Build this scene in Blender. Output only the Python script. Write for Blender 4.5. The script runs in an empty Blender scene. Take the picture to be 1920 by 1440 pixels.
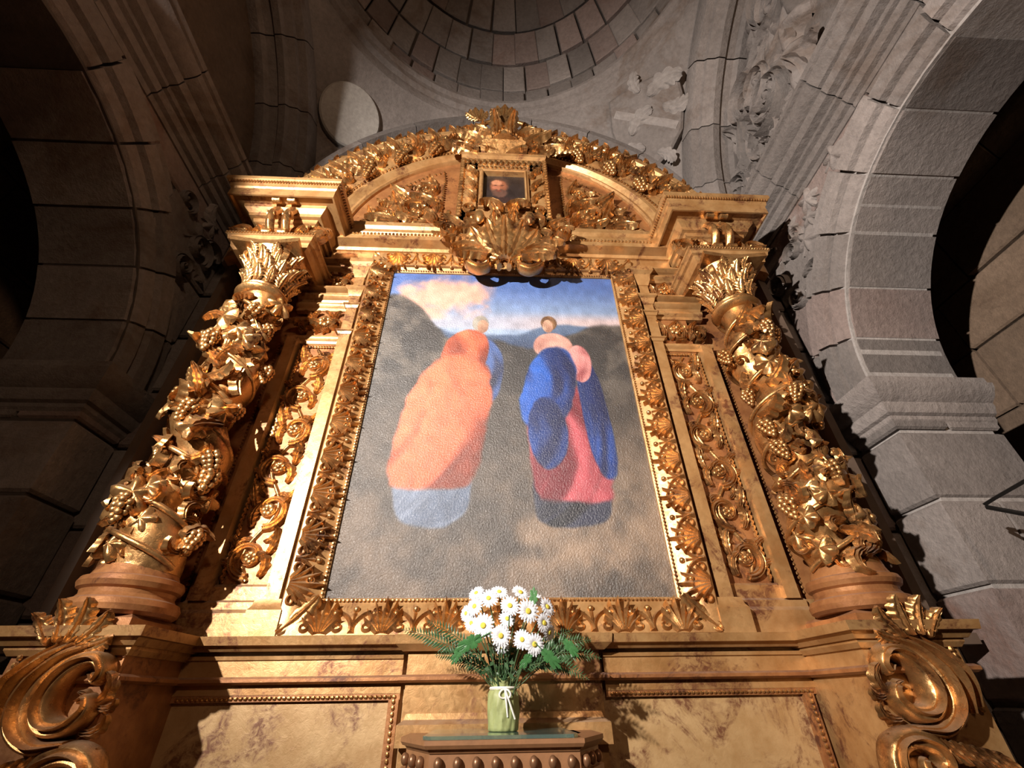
import bpy, math, random
import numpy as np
from mathutils import Vector, Matrix

random.seed(7); rng = np.random.default_rng(7)
PI = math.pi
sc = bpy.context.scene
C = sc.collection

# ------------------------------------------------------------------ camera
FPX = 830.0                                   # focal length in pixels of a 1920 px wide frame
CAM = np.array([-0.0646, -2.0, 0.0]); YAW, PITCH, ROLL = 0.05598, 0.61957, -0.01498
cy_, sy_, cp_, sp_ = math.cos(YAW), math.sin(YAW), math.cos(PITCH), math.sin(PITCH)
fwd = np.array([sy_*cp_, cy_*cp_, sp_]); rgt = np.array([cy_, -sy_, 0.0]); upv = np.cross(rgt, fwd)
r2 = math.cos(ROLL)*rgt + math.sin(ROLL)*upv; u2 = -math.sin(ROLL)*rgt + math.cos(ROLL)*upv
cd = bpy.data.cameras.new('camera'); cam = bpy.data.objects.new('camera', cd); C.objects.link(cam)
cd.sensor_width = 36.0; cd.sensor_fit = 'HORIZONTAL'; cd.lens = FPX/1920*36.0; cd.clip_start = 0.02
cam.matrix_world = Matrix(((r2[0], u2[0], -fwd[0], CAM[0]), (r2[1], u2[1], -fwd[1], CAM[1]), (r2[2], u2[2], -fwd[2], CAM[2]), (0, 0, 0, 1)))
sc.camera = cam
sc.view_settings.view_transform = 'Standard'; sc.view_settings.look = 'None'
sc.view_settings.exposure = 0.0; sc.view_settings.gamma = 1.0; sc.view_settings.use_curve_mapping = False

# ------------------------------------------------------------------ light
wd = bpy.data.worlds.new('church_dusk'); sc.world = wd; wd.use_nodes = True
wd.node_tree.nodes['Background'].inputs[0].default_value = (1.0, 0.62, 0.40, 1); wd.node_tree.nodes['Background'].inputs[1].default_value = 0.006

def lamp(name, kind, loc, target, energy, color, **kw):
    d = bpy.data.lights.new(name, kind); d.energy = energy; d.color = color
    for k, v in kw.items(): setattr(d, k, v)
    o = bpy.data.objects.new(name, d); C.objects.link(o); o.location = loc
    o.rotation_euler = (Vector(target)-Vector(loc)).to_track_quat('-Z', 'Y').to_euler()
    return o
lamp('altar_spotlight', 'SPOT', (-2.1, -3.2, 1.5), (0.12, 0.0, 2.2), 1950, (1.0, 0.91, 0.82), spot_size=math.radians(98), spot_blend=0.88, shadow_soft_size=0.035)
lamp('nave_fill', 'POINT', (1.2, -5.5, 3.2), (0, 0, 0), 210, (1.0, 0.66, 0.42), shadow_soft_size=0.25)  # unseen warm lamp added behind the camera to fill the dark stone

# ------------------------------------------------------------------ materials
def nodes_of(name):
    m = bpy.data.materials.new(name); m.use_nodes = True
    nt = m.node_tree; return m, nt, nt.nodes, nt.links, nt.nodes['Principled BSDF']
def N(ns, t, **kw):
    n = ns.new(t)
    for k, v in kw.items(): setattr(n, k, v)
    return n
def noise(ns, ls, vec, scale, detail=4, rough=0.6, dist=0.0):
    n = N(ns, 'ShaderNodeTexNoise'); n.inputs['Scale'].default_value = scale; n.inputs['Detail'].default_value = detail
    n.inputs['Roughness'].default_value = rough; n.inputs['Distortion'].default_value = dist; ls.new(vec, n.inputs['Vector']); return n
def ramp(ns, ls, fac, stops):
    r = N(ns, 'ShaderNodeValToRGB'); e = r.color_ramp.elements
    while len(e) < len(stops): e.new(0.5)
    for q, (p, c) in zip(e, stops): q.position = p; q.color = (*c, 1) if len(c) == 3 else c
    ls.new(fac, r.inputs[0]); return r
def mix(ns, ls, fac, a, b, mode='MIX'):
    m = N(ns, 'ShaderNodeMix', data_type='RGBA', blend_type=mode)
    for v, i in ((fac, 0), (a, 6), (b, 7)):
        if isinstance(v, (int, float)): m.inputs[i].default_value = v
        elif isinstance(v, tuple): m.inputs[i].default_value = (*v, 1)
        else: ls.new(v, m.inputs[i])
    return m.outputs[2]
def bump(ns, ls, h, strength, dist, bsdf):
    b = N(ns, 'ShaderNodeBump'); b.inputs['Strength'].default_value = strength; b.inputs['Distance'].default_value = dist
    ls.new(h, b.inputs['Height']); ls.new(b.outputs[0], bsdf.inputs['Normal'])
W_, K_ = (1, 1, 1), (0, 0, 0)

def gold(name, a, b, worn, worn_at, metal, rough, dust=0.5, grain=1.0):
    m, nt, ns, ls, p = nodes_of(name)
    geo = N(ns, 'ShaderNodeNewGeometry'); pos = geo.outputs['Position']
    n1 = noise(ns, ls, pos, 9, 5, 0.65); n2 = noise(ns, ls, pos, 38, 6, 0.7, 0.6); n3 = noise(ns, ls, pos, 4.5, 6, 0.72, 0.8)
    c = mix(ns, ls, ramp(ns, ls, n1.outputs[0], [(0.35, K_), (0.65, W_)]).outputs[0], a, b)
    w = ramp(ns, ls, n3.outputs[0], [(worn_at, K_), (worn_at+0.09, W_)])
    w2 = mix(ns, ls, 1.0, w.outputs[0], ramp(ns, ls, n2.outputs[0], [(0.38, K_), (0.58, W_)]).outputs[0], 'MULTIPLY')
    c = mix(ns, ls, w2, c, worn)
    sp = N(ns, 'ShaderNodeSeparateXYZ'); ls.new(geo.outputs['Normal'], sp.inputs[0])
    dz = ramp(ns, ls, sp.outputs[2], [(0.55, K_), (0.98, (dust, dust, dust))])
    dd = mix(ns, ls, 1.0, dz.outputs[0], ramp(ns, ls, n1.outputs[0], [(0.3, (0.35,)*3), (0.6, W_)]).outputs[0], 'MULTIPLY')
    c = mix(ns, ls, dd, c, (0.30, 0.23, 0.20))
    ls.new(c, p.inputs['Base Color'])
    mt = N(ns, 'ShaderNodeMath', operation='MULTIPLY'); mt.inputs[1].default_value = metal
    inv = N(ns, 'ShaderNodeInvert'); ls.new(dd, inv.inputs[1]); ls.new(inv.outputs[0], mt.inputs[0]); ls.new(mt.outputs[0], p.inputs['Metallic'])
    rr = ramp(ns, ls, n2.outputs[0], [(0.3, (rough-0.08,)*3), (0.7, (rough+0.14,)*3)]); ls.new(rr.outputs[0], p.inputs['Roughness'])
    bump(ns, ls, n2.outputs[0], 0.35*grain, 0.006, p)
    return m
def stone(name, a, b, stain, bumpd=0.02, rnd=0.35):
    a, b, stain = [tuple(0.74*v for v in q) for q in (a, b, stain)]
    m, nt, ns, ls, p = nodes_of(name)
    pos = N(ns, 'ShaderNodeNewGeometry').outputs['Position']
    n1 = noise(ns, ls, pos, 2.2, 6, 0.62, 0.4); n2 = noise(ns, ls, pos, 26, 7, 0.7); n3 = noise(ns, ls, pos, 1.1, 5, 0.7, 1.0)
    c = mix(ns, ls, ramp(ns, ls, n1.outputs[0], [(0.32, K_), (0.68, W_)]).outputs[0], a, b)
    c = mix(ns, ls, ramp(ns, ls, n3.outputs[0], [(0.52, K_), (0.66, (0.8,)*3)]).outputs[0], c, stain)
    oi = N(ns, 'ShaderNodeObjectInfo'); rv = ramp(ns, ls, oi.outputs['Random'], [(0, (1-rnd,)*3), (1, (1+rnd*0.4,)*3)])
    c = mix(ns, ls, 1.0, c, rv.outputs[0], 'MULTIPLY')
    c = mix(ns, ls, 1.0, c, ramp(ns, ls, n2.outputs[0], [(0.25, (0.72,)*3), (0.7, (1.1,)*3)]).outputs[0], 'MULTIPLY')
    ls.new(c, p.inputs['Base Color']); p.inputs['Roughness'].default_value = 0.92
    bump(ns, ls, n2.outputs[0], 0.7, bumpd, p)
    return m
def plain(name, col, rough=0.6, metal=0.0, var=0.15, scale=20, bmp=0.2, **kw):
    m, nt, ns, ls, p = nodes_of(name)
    n1 = noise(ns, ls, N(ns, 'ShaderNodeNewGeometry').outputs['Position'], scale, 5)
    ls.new(mix(ns, ls, n1.outputs[0], tuple(x*(1-var) for x in col), tuple(min(1, x*(1+var)) for x in col)), p.inputs['Base Color'])
    p.inputs['Roughness'].default_value = rough; p.inputs['Metallic'].default_value = metal
    for k, v in kw.items(): p.inputs[k].default_value = v
    if bmp: bump(ns, ls, n1.outputs[0], bmp, 0.004, p)
    return m

GOLD = gold('carved_gilding', (0.36, 0.175, 0.058), (0.60, 0.345, 0.14), (0.11, 0.042, 0.02), 0.53, 0.84, 0.28, 0.6)
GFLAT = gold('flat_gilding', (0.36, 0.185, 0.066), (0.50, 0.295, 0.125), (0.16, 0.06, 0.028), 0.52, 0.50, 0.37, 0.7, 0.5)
GPANEL = gold('marbled_gilding', (0.36, 0.215, 0.09), (0.47, 0.31, 0.15), (0.15, 0.06, 0.028), 0.50, 0.22, 0.42, 0.4, 0.6)
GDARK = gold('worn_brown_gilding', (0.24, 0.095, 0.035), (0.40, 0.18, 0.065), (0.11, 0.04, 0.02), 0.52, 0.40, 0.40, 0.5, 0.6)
WOODD = plain('dark_wood', (0.085, 0.055, 0.038), 0.7, 0, 0.4, 14)
WOODB = plain('brown_wood', (0.26, 0.125, 0.055), 0.5, 0, 0.35, 30)
STONE = stone('grey_granite', (0.24, 0.205, 0.19), (0.33, 0.285, 0.265), (0.17, 0.115, 0.085))
STONER = stone('rosy_granite', (0.27, 0.20, 0.18), (0.33, 0.255, 0.23), (0.20, 0.10, 0.07))
MORTAR = stone('pale_mortar', (0.38, 0.34, 0.32), (0.46, 0.42, 0.40), (0.27, 0.22, 0.19), 0.012, 0.0)
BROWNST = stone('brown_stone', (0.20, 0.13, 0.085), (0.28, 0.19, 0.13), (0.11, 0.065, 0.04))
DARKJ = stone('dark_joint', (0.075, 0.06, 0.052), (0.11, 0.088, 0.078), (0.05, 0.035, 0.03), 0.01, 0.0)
SHIELDST = stone('worn_pale_granite', (0.32, 0.28, 0.265), (0.38, 0.34, 0.32), (0.27, 0.23, 0.21), 0.01, 0.0)
PALEST = stone('pale_plaster', (0.46, 0.42, 0.385), (0.54, 0.50, 0.46), (0.38, 0.34, 0.31), 0.006, 0.0)

# ------------------------------------------------------------------ mesh kit
class MB:
    def __init__(s): s.v = []; s.f = []
    def add(s, vs, fs):
        o = len(s.v); s.v.extend([tuple(map(float, q)) for q in vs]); s.f.extend([tuple(i+o for i in q) for q in fs]); return s
    def box(s, x0, x1, y0, y1, z0, z1):
        return s.add([(x0,y0,z0),(x1,y0,z0),(x1,y1,z0),(x0,y1,z0),(x0,y0,z1),(x1,y0,z1),(x1,y1,z1),(x0,y1,z1)],
                     [(0,3,2,1),(4,5,6,7),(0,1,5,4),(1,2,6,5),(2,3,7,6),(3,0,4,7)])
    def grid(s, g, cu=False, cv=False):        # g[i][j] of points
        n, m = len(g), len(g[0]); vs = [q for r in g for q in r]
        fs = [(i*m+j, i*m+(j+1) % m, ((i+1) % n)*m+(j+1) % m, ((i+1) % n)*m+j) for i in range(n if cu else n-1) for j in range(m if cv else m-1)]
        return s.add(vs, fs)
    def loft(s, rings, cap=True, closed=False):  # closed outlines of equal length
        m = len(rings[0]); s.grid(rings, closed, True)
        if cap and not closed:
            o = len(s.v)-len(rings)*m
            s.f.append(tuple(o+j for j in range(m))[::-1]); s.f.append(tuple(o+(len(rings)-1)*m+j for j in range(m)))
        return s
    def prism(s, poly, axis, lo, hi):          # poly in the two other axes
        def P(a, b, c): return {'x': (c, a, b), 'y': (a, c, b), 'z': (a, b, c)}[axis]
        return s.loft([[P(a, b, lo) for a, b in poly], [P(a, b, hi) for a, b in poly]])
    def mould(s, path, prof, closed=False):    # horizontal moulding: path in plan, prof = closed outline (out, z)
        P = [np.array(q, float) for q in path]; n = len(P); rings = []
        for i in range(n):
            d0 = P[i]-P[i-1] if (i > 0 or closed) else None; d1 = P[(i+1) % n]-P[i] if (i < n-1 or closed) else None
            if d0 is None: d0 = d1
            if d1 is None: d1 = d0
            n0 = np.array([d0[1], -d0[0]])/np.hypot(*d0); n1 = np.array([d1[1], -d1[0]])/np.hypot(*d1)
            nn = (n0+n1)/(1+n0@n1)
            rings.append([(P[i][0]+nn[0]*o, P[i][1]+nn[1]*o, z) for o, z in prof])
        return s.loft(rings, closed=closed)
    def lathe(s, prof, c, n=24, cap=True, a0=0, a1=2*PI):
        full = abs(a1-a0-2*PI) < 1e-6; k = n if full else n+1
        g = [[(c[0]+r*math.cos(a0+(a1-a0)*j/n), c[1]+r*math.sin(a0+(a1-a0)*j/n), c[2]+z) for j in range(k)] for r, z in prof]
        o = len(s.v); s.grid(g, False, full)
        if cap and full:
            s.f.append(tuple(o+j for j in range(k))[::-1]); s.f.append(tuple(o+(len(prof)-1)*k+j for j in range(k)))
        return s
    def ball(s, c, r, n=8, m=5, sc=(1, 1, 1)):
        g = [[(c[0]+sc[0]*r*math.sin(PI*i/m)*math.cos(2*PI*j/n), c[1]+sc[1]*r*math.sin(PI*i/m)*math.sin(2*PI*j/n), c[2]+sc[2]*r*math.cos(PI*i/m)) for j in range(n)] for i in range(1, m)]
        o = len(s.v); s.grid(g, False, True); t = len(s.v)
        s.v += [(c[0], c[1], c[2]+sc[2]*r), (c[0], c[1], c[2]-sc[2]*r)]
        s.f += [(t, o+j, o+(j+1) % n) for j in range(n)] + [(t+1, o+(m-2)*n+(j+1) % n, o+(m-2)*n+j) for j in range(n)]
        return s
    def tube(s, pts, rad, n=7):
        P = np.array(pts, float); k = len(P); T = np.gradient(P, axis=0); T /= np.linalg.norm(T, axis=1)[:, None]+1e-12
        rad = np.broadcast_to(np.array(rad, float), (k,)); ref = np.array([0.31, 0.17, 0.93])
        if abs(T[0]@ref) > 0.9: ref = np.array([1., 0, 0])
        A = np.cross(T[0], ref); A /= np.linalg.norm(A); rings = []
        for i in range(k):
            A = A-T[i]*(A@T[i]); A /= np.linalg.norm(A); B = np.cross(T[i], A)
            rings.append([tuple(P[i]+rad[i]*(math.cos(2*PI*j/n)*A+math.sin(2*PI*j/n)*B)) for j in range(n)])
        return s.loft(rings)
    def ribbon(s, spine, w, h, M=7, nf=2, fl=0.25, lift=None, back=0.25, sweep=0.0):
        # carved leaf or scroll lying in the xz plane and swelling towards -y
        S = np.array(spine, float); k = len(S); T = np.gradient(S, axis=0); T /= np.linalg.norm(T, axis=1)[:, None]+1e-12
        w = np.broadcast_to(w, (k,)); h = np.broadcast_to(h, (k,)); lift = np.zeros(k) if lift is None else np.broadcast_to(lift, (k,))
        g = []; ss = np.linspace(-1, 1, M)
        for i in range(k):
            nx, nz = T[i][1], -T[i][0]; row = []
            for q in ss:
                e = sweep*w[i]*q*q
                row.append((S[i][0]+nx*q*w[i]+T[i][0]*e, -lift[i]-h[i]*math.sqrt(max(0, 1-q*q))*(1+fl*math.cos(PI*nf*q)), S[i][1]+nz*q*w[i]+T[i][1]*e))
            for q in ss[-2:0:-1]:
                e = sweep*w[i]*q*q
                row.append((S[i][0]+nx*q*w[i]+T[i][0]*e, -lift[i]+back*h[i]*math.sqrt(max(0, 1-q*q)), S[i][1]+nz*q*w[i]+T[i][1]*e))
            g.append(row)
        return s.loft(g)
    def mesh(s, name, mat, sharp=0.7):
        me = bpy.data.meshes.new(name); me.from_pydata(s.v, [], s.f); me.materials.append(mat)
        if sharp is not None:
            me.polygons.foreach_set('use_smooth', [True]*len(me.polygons)); me.set_sharp_from_angle(angle=sharp)
        me.update(); return me

wm = {}
def tag(o, label=None, cat=None, group=None, kind=None):
    if label: o['label'] = label
    if cat: o['category'] = cat
    if group: o['group'] = group
    if kind: o['kind'] = kind
    return o
def put(name, data, parent=None, M=None):
    o = bpy.data.objects.new(name, data); C.objects.link(o); M = Matrix.Identity(4) if M is None else M
    wm[o] = M
    if parent is not None: o.parent = parent; o.matrix_basis = wm[parent].inverted() @ M
    else: o.matrix_basis = M
    return o
def thing(name, loc, label, cat, group=None):
    o = put(name, None, None, Matrix.Translation(loc)); o.empty_display_size = 0.05
    return tag(o, label, cat, group)
def obj(name, mb, mat, parent=None, sharp=0.7): return put(name, mb.mesh(name, mat, sharp), parent)
def struct(name, mb, mat, label=None, sharp=0.5): return tag(obj(name, mb, mat, None, sharp), label, None, None, 'structure')
def TRS(loc, ry=0.0, sx=1, sy=None, sz=None, rz=0.0, rx=0.0):   # ry turns in the plane of the wall, sx < 0 mirrors
    sz = abs(sx) if sz is None else sz; sy = abs(sx) if sy is None else sy
    return Matrix.Translation(loc) @ Matrix.Rotation(rz, 4, 'Z') @ Matrix.Rotation(rx, 4, 'X') @ Matrix.Rotation(ry, 4, 'Y') @ Matrix.Diagonal((sx, sy, sz, 1))
def at(px, py, y):                              # the point at depth y seen at a pixel of the photograph
    d = fwd + r2*((px-960)/FPX) + u2*((720-py)/FPX); return CAM + d*((y-CAM[1])/d[1])

# ------------------------------------------------------------------ carved motifs (shared meshes, about one unit long, base at origin, +z along the leaf)
def spine_bend(n, bend, power=1.5, L=1.0):
    t = np.linspace(0, 1, n); a = bend*t**power; ds = L/(n-1)
    x = np.concatenate([[0], np.cumsum(np.sin((a[1:]+a[:-1])/2)*ds)]); z = np.concatenate([[0], np.cumsum(np.cos((a[1:]+a[:-1])/2)*ds)])
    return np.stack([x, z], 1), t
def spiral(r0, turns, k, n=40, a0=0.0):
    th = np.linspace(0, turns*2*PI, n); r = r0*np.exp(-k*th)
    return np.stack([r*np.cos(th+a0), r*np.sin(th+a0)], 1), th/(turns*2*PI)
def acanthus(bend, lobes, curl, wide=0.24, n=22, M=9):
    S, t = spine_bend(n, bend); w = wide*np.sin(PI*np.clip(0.1+0.86*t**0.9, 0, 1))**0.75*(0.70+0.34*np.abs(np.sin(PI*lobes*t+0.3)))+0.012
    return MB().ribbon(S, w, 0.10*(1-0.35*t)+0.012, M, 4, 0.32, curl*t**2.2*0.4, 0.2, 0.5)
def scroll_motif(turns=1.6, tail=True):
    b = MB(); S, t = spiral(0.5, turns, 0.17, 44, -PI/2); S = S+np.array([0, 0.5])
    b.ribbon(S, 0.125*(1-0.62*t), 0.16*(1-0.25*t), 7, 3, 0.28); e = S[-1]; b.ball((e[0], -0.08, e[1]), 0.085, 9, 6)
    return b
def palmette(nl=7):
    b = MB()
    for i in range(nl):
        a = (i-(nl-1)/2)/((nl-1)/2)*1.15; L = 1.0-0.42*abs(a)**1.3; S, t = spine_bend(12, 0.35*a, 1.0, L)
        R = np.array([[math.cos(a*0.55), math.sin(a*0.55)], [-math.sin(a*0.55), math.cos(a*0.55)]]); S = S @ R.T + np.array([a*0.10, 0])
        b.ribbon(S, 0.035+0.085*np.sin(PI*np.clip(t*0.9+0.12, 0, 1)), 0.09+0.08*t, 5, 2, 0.2, 0.06*t**2)
    for sgn in (-1, 1):
        S, t = spiral(0.17, 1.2, 0.15, 20, PI/2); b.ribbon(np.stack([sgn*(S[:, 0]+0.42), S[:, 1]+0.16], 1), 0.055, 0.12, 5, 2, 0.1)
    return b
def curl_pair():
    b = MB()
    for sgn in (-1, 1):
        S, t = spine_bend(26, 1.2, 1.0, 0.8); Q, _ = spiral(0.16, 1.15, 0.13, 20, PI)
        Q = Q-Q[0]; a = -0.1; S2 = np.vstack([S, S[-1]+np.stack([-Q[:, 0]*0.3+Q[:, 1]*-0.0, Q[:, 1]], 1)[1:]*1.0+np.stack([Q[:, 0]*1.3, Q[:, 1]*0], 1)[1:]])
        S2[:, 0] *= sgn; k = len(S2); tt = np.linspace(0, 1, k)
        b.ribbon(S2, 0.10*(1-0.5*tt)+0.02, 0.13, 5, 2, 0.2); b.ball((S2[-1][0], -0.07, S2[-1][1]), 0.09, 8, 5)
    b.ball((0, -0.05, 0.72), 0.10, 8, 5); S, t = spine_bend(10, 0.0, 1, 0.55); b.ribbon(S+np.array([0, 0.05]), 0.03+0.07*t, 0.10, 5, 2, 0.2)
    return b
def rosette(n=6):
    b = MB()
    for i in range(n):
        a = 2*PI*i/n; b.ball((0.32*math.cos(a), -0.06, 0.32*math.sin(a)), 0.24, 7, 5, (1, 0.55, 1))
    b.ball((0, -0.14, 0), 0.2, 8, 5); return b
def vine_leaf():
    b = MB(); nr, na = 4, 25; g = []
    for i in range(nr+1):
        row = []
        for j in range(na):
            a = 2*PI*j/na; lob = 0.58+0.42*abs(math.cos(2.5*a))**0.8; rr = (i/nr)*0.5*lob*(1.0 if i < nr else 1.0)
            y = -0.10*(1-(i/nr)**2)-0.07*math.cos(5*a)*(i/nr)**1.5-0.03
            if i == nr: y += 0.05
            row.append((rr*math.sin(a), y, 0.5+rr*math.cos(a)))
        g.append(row)
    g.append([(x, 0.03, z) for x, y, z in g[-1]]); b.grid(g, False, True)
    S, t = spine_bend(6, 0.3, 1, 0.35); b.ribbon(S-np.array([0, 0.05]), 0.035, 0.08, 5, 1, 0); return b
def grape_cluster():
    b = MB(); r = random.Random(3)
    for L, (n, R) in enumerate(((5, .17), (7, .22), (6, .19), (5, .14), (3, .08), (1, 0))):
        for i in range(n):
            a = 2*PI*i/max(n, 1)+L*0.5; b.ball((R*math.cos(a), R*math.sin(a)*0.9-0.1, -0.13*L+r.uniform(-.02, .02)), 0.105, 7, 5)
    b.tube([(0, -0.05, 0.28), (0.02, -0.08, 0.1), (0, -0.1, 0)], 0.03, 5); return b

LIB = {}
def lib(key, mb, mat=None, sharp=0.9): LIB[key] = mb.mesh(key, mat or GOLD, sharp)
lib('leaf_a', acanthus(0.5, 4, 0.5)); lib('leaf_b', acanthus(1.7, 4, 0.35, 0.20)); lib('leaf_c', acanthus(2.7, 5, 0.25, 0.17, 26))
lib('leaf_g', acanthus(0.0, 5, 0.45, 0.28, 24, 11)); lib('leaf_s', acanthus(0.0, 5, 1.1, 0.30, 24, 11)); lib('scroll', scroll_motif()); lib('palmette', palmette()); lib('curl', curl_pair())
lib('rosette', rosette()); lib('vine_leaf', vine_leaf()); lib('grapes', grape_cluster())
lib('stone_leaf', acanthus(1.2, 4, 0.3, 0.26), STONE); lib('pale_leaf', acanthus(1.2, 4, 0.3, 0.26), SHIELDST); lib('stone_scroll', scroll_motif(), STONE); lib('stone_vine', vine_leaf(), STONE)
def motif(key, parent, loc, ry=0.0, s=0.1, flip=1, name='leaf', **kw): return put(name, LIB[key], parent, TRS(loc, ry, s*flip, s*kw.get('deep', 1.0), s*kw.get('tall', 1.0), kw.get('rz', 0.0), kw.get('rx', 0.0)))
def crom(P, n=40):                               # smooth curve through points
    P = np.array(P, float); Q = np.vstack([2*P[0]-P[1], P, 2*P[-1]-P[-2]]); out = []
    for u in np.linspace(0, len(P)-1-1e-9, n):
        i = int(u); t = u-i; a, b, c, d = Q[i:i+4]; out.append(0.5*((2*b)+(c-a)*t+(2*a-5*b+4*c-d)*t*t+(3*b-a-3*c+d)*t**3))
    return np.array(out), np.linspace(0, 1, n)
def beads(pts, r, sc=(1, 0.8, 1)):
    b = MB()
    for q in pts: b.ball(q, r, 6, 4, sc)
    return b
def lerp(a, b, t): return tuple(np.array(a)*(1-t)+np.array(b)*t)
def line(a, b, n): return [lerp(a, b, i/(n-1)) for i in range(n)]
# ------------------------------------------------------------------ the setting: stone chapel under a dome
FZ = -1.6; YB = 0.30; XS = 2.0                         # floor, back wall, side walls
AYC, AZ, AR = -1.22, 1.37, 1.10                        # side arches: centre and radius
BC, BZ, BR = -1.60, 3.20, 1.92                         # dome bay: centre depth, springing height, half width
struct('floor', MB().box(-4.2, 4.2, -4.5, 0.5, FZ-0.1, FZ), STONE, 'worn grey stone floor of the chapel')
wb = MB(); wb.box(-2.6, 2.6, YB, YB+0.3, FZ, 3.2)
wb.prism([(BR*1.02*math.cos(a), BZ+BR*1.02*math.sin(a)) for a in np.linspace(0, PI, 33)], 'y', YB, YB+0.3)
wall_back = struct('wall_back', wb, MORTAR, 'stone wall behind the gilded altarpiece')

def stone_box(parent, x0, x1, y0, y1, z0, z1, mat=None, name='stone'):
    j = lambda: random.uniform(-0.006, 0.006)
    c = min(0.012, 0.2*min(x1-x0, y1-y0, z1-z0))
    b = MB(); R = []
    for z, i in ((z0, c), (z0+c, 0), (z1-c, 0), (z1, c)):
        R.append([(x0+i, y0+i, z), (x1-i, y0+i, z), (x1-i, y1-i, z), (x0+i, y1-i, z)])
    b.loft(R); o = obj(name, b, mat or random.choice((STONE, STONE, STONER)), parent, 0.4)
    o.location = o.location+Vector((j(), j(), 0)); return o

tymp_label = {1: 'eroded carved tympanum above the stone cornice', -1: 'dark brown plastered tympanum above the stone cornice'}
for s in (-1, 1):
    side = 'right' if s > 0 else 'left'
    X = lambda a, b: (min(s*a, s*b), max(s*a, s*b))
    # wall with a round arch cut through it
    b = MB(); th = np.linspace(0, PI, 25)
    front = [(AYC+AR*math.cos(a), AZ+AR*math.sin(a)) for a in th]
    for x in (XS+0.02, XS+0.52): b.grid([[(s*x, y, z) for y, z in front], [(s*x, y, 2.98) for y, z in front]])
    b.grid([[(s*(XS+0.02), y, z) for y, z in front], [(s*(XS+0.52), y, z) for y, z in front]])
    b.box(*X(XS+0.02, XS+0.52), AYC+AR, YB, FZ, 2.98); b.box(*X(XS+0.02, XS+0.52), -2.70, AYC-AR, FZ, 2.98)
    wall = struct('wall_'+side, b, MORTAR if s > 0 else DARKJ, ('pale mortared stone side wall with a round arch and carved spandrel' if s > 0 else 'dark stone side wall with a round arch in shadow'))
    # ashlar of the pier by the altar and of its corner strip
    z = FZ
    hs = [0.40, 0.38, 0.42, 0.36, 0.40, 0.37, 0.36]; k = 0
    while z < 1.14:
        h = min(hs[k % 7], 1.16-z)
        if k % 2 == 0: stone_box(wall, *X(XS-0.005, XS+0.55), AYC+AR-0.015, 0.14, z+0.008, z+h-0.008)
        else:
            stone_box(wall, *X(XS-0.005, XS+0.27), AYC+AR-0.015, 0.14, z+0.008, z+h-0.008); stone_box(wall, *X(XS+0.285, XS+0.55), AYC+AR-0.015, 0.14, z+0.008, z+h-0.008)
        z += h; k += 1
    z = FZ; k = 3
    while z < 2.80:                                      # corner strip against the back wall
        h = min(hs[k % 7], 2.82-z); stone_box(wall, *X(XS-0.10, XS+0.12), 0.155, YB+0.02, z+0.008, z+h-0.008); z += h; k += 1
    z = 1.40; k = 1                                      # wall between arch and corner
    while z < 2.80:
        h = min(hs[k % 7], 2.82-z); y0 = AYC+math.sqrt(max(0.0, (AR+0.33)**2-(z+h-AZ)**2))+0.015 if z+h-AZ < AR+0.33 else AYC+0.2
        y0 = min(y0, 0.10) if z < 1.5 else y0
        if y0 < 0.12: stone_box(wall, *X(XS-0.003, XS+0.2), y0, 0.14, z+0.008, z+h-0.008)
        z += h; k += 1
    for k in range(4): stone_box(wall, *X(XS-0.01, XS+0.55), -2.68, AYC-AR+0.01, FZ+0.7*k+0.01, FZ+0.7*k+0.69)
    # moulded voussoirs
    prof = [(0, 0.54), (0, 0.04), (0.03, 0.0), (0.085, -0.015), (0.10, 0.012), (0.118, -0.035), (0.20, -0.045), (0.225, 0.0), (0.30, -0.008), (0.325, 0.03), (0.325, 0.54)]
    nv = 11
    for i in range(nv):
        a0, a1 = PI*i/nv+0.006, PI*(i+1)/nv-0.006; jr = random.uniform(-0.006, 0.008)
        rings = [[(s*(XS+x), AYC+(AR-0.005+jr+r)*math.cos(a), AZ+(AR-0.005+jr+r)*math.sin(a)) for r, x in prof] for a in np.linspace(a0, a1, 5)]
        obj('voussoir', MB().loft(rings), random.choice((STONE, STONE, STONER)), wall, 0.5)
    # impost moulding of the pier
    ip = [(-0.05, 1.13), (0.0, 1.13), (0.012, 1.15), (0.012, 1.17), (0.03, 1.18), (0.045, 1.215), (0.045, 1.235), (0.075, 1.26), (0.10, 1.30), (0.105, 1.325), (0.085, 1.335), (0.085, 1.37), (-0.05, 1.37)]
    pp = [(s*(XS+0.56), AYC+AR-0.01), (s*XS, AYC+AR-0.01), (s*XS, YB)]
    tr = tag(put('trim_%d' % (1 if s > 0 else 2), None, None, Matrix.Translation((s*XS, 0, 1.2))), 'moulded stone impost at the springing of the %s arch' % ('lit' if s > 0 else 'dark'), None, None, 'structure')
    obj('impost_stone', MB().mould(pp if s < 0 else pp[::-1], ip), STONE, tr, 0.5)
    # horizontal cornice, stone by stone
    tr = tag(put('trim_%d' % (3 if s > 0 else 4), None, None, Matrix.Translation((s*XS, 0, 2.9))), ('clean moulded stone cornice running above the lit arch' if s > 0 else 'weathered brown moulded stone cornice above the dark arch'), None, None, 'structure')
    cp = [(-0.1, 2.74), (0.01, 2.74), (0.012, 2.78), (0.04, 2.79), (0.05, 2.83), (0.035, 2.85), (0.06, 2.86), (0.065, 2.885), (0.11, 2.90), (0.125, 2.95), (0.105, 2.975), (0.13, 2.985), (0.165, 3.02), (0.175, 3.06), (0.165, 3.075), (0.185, 3.085), (0.185, 3.12), (-0.1, 3.12)]
    ends = [0.06, -0.38, -0.95, -1.42, -2.0, -2.68] if s > 0 else [0.16, -0.30, -0.84, -1.25, -1.8, -2.68]
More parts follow.
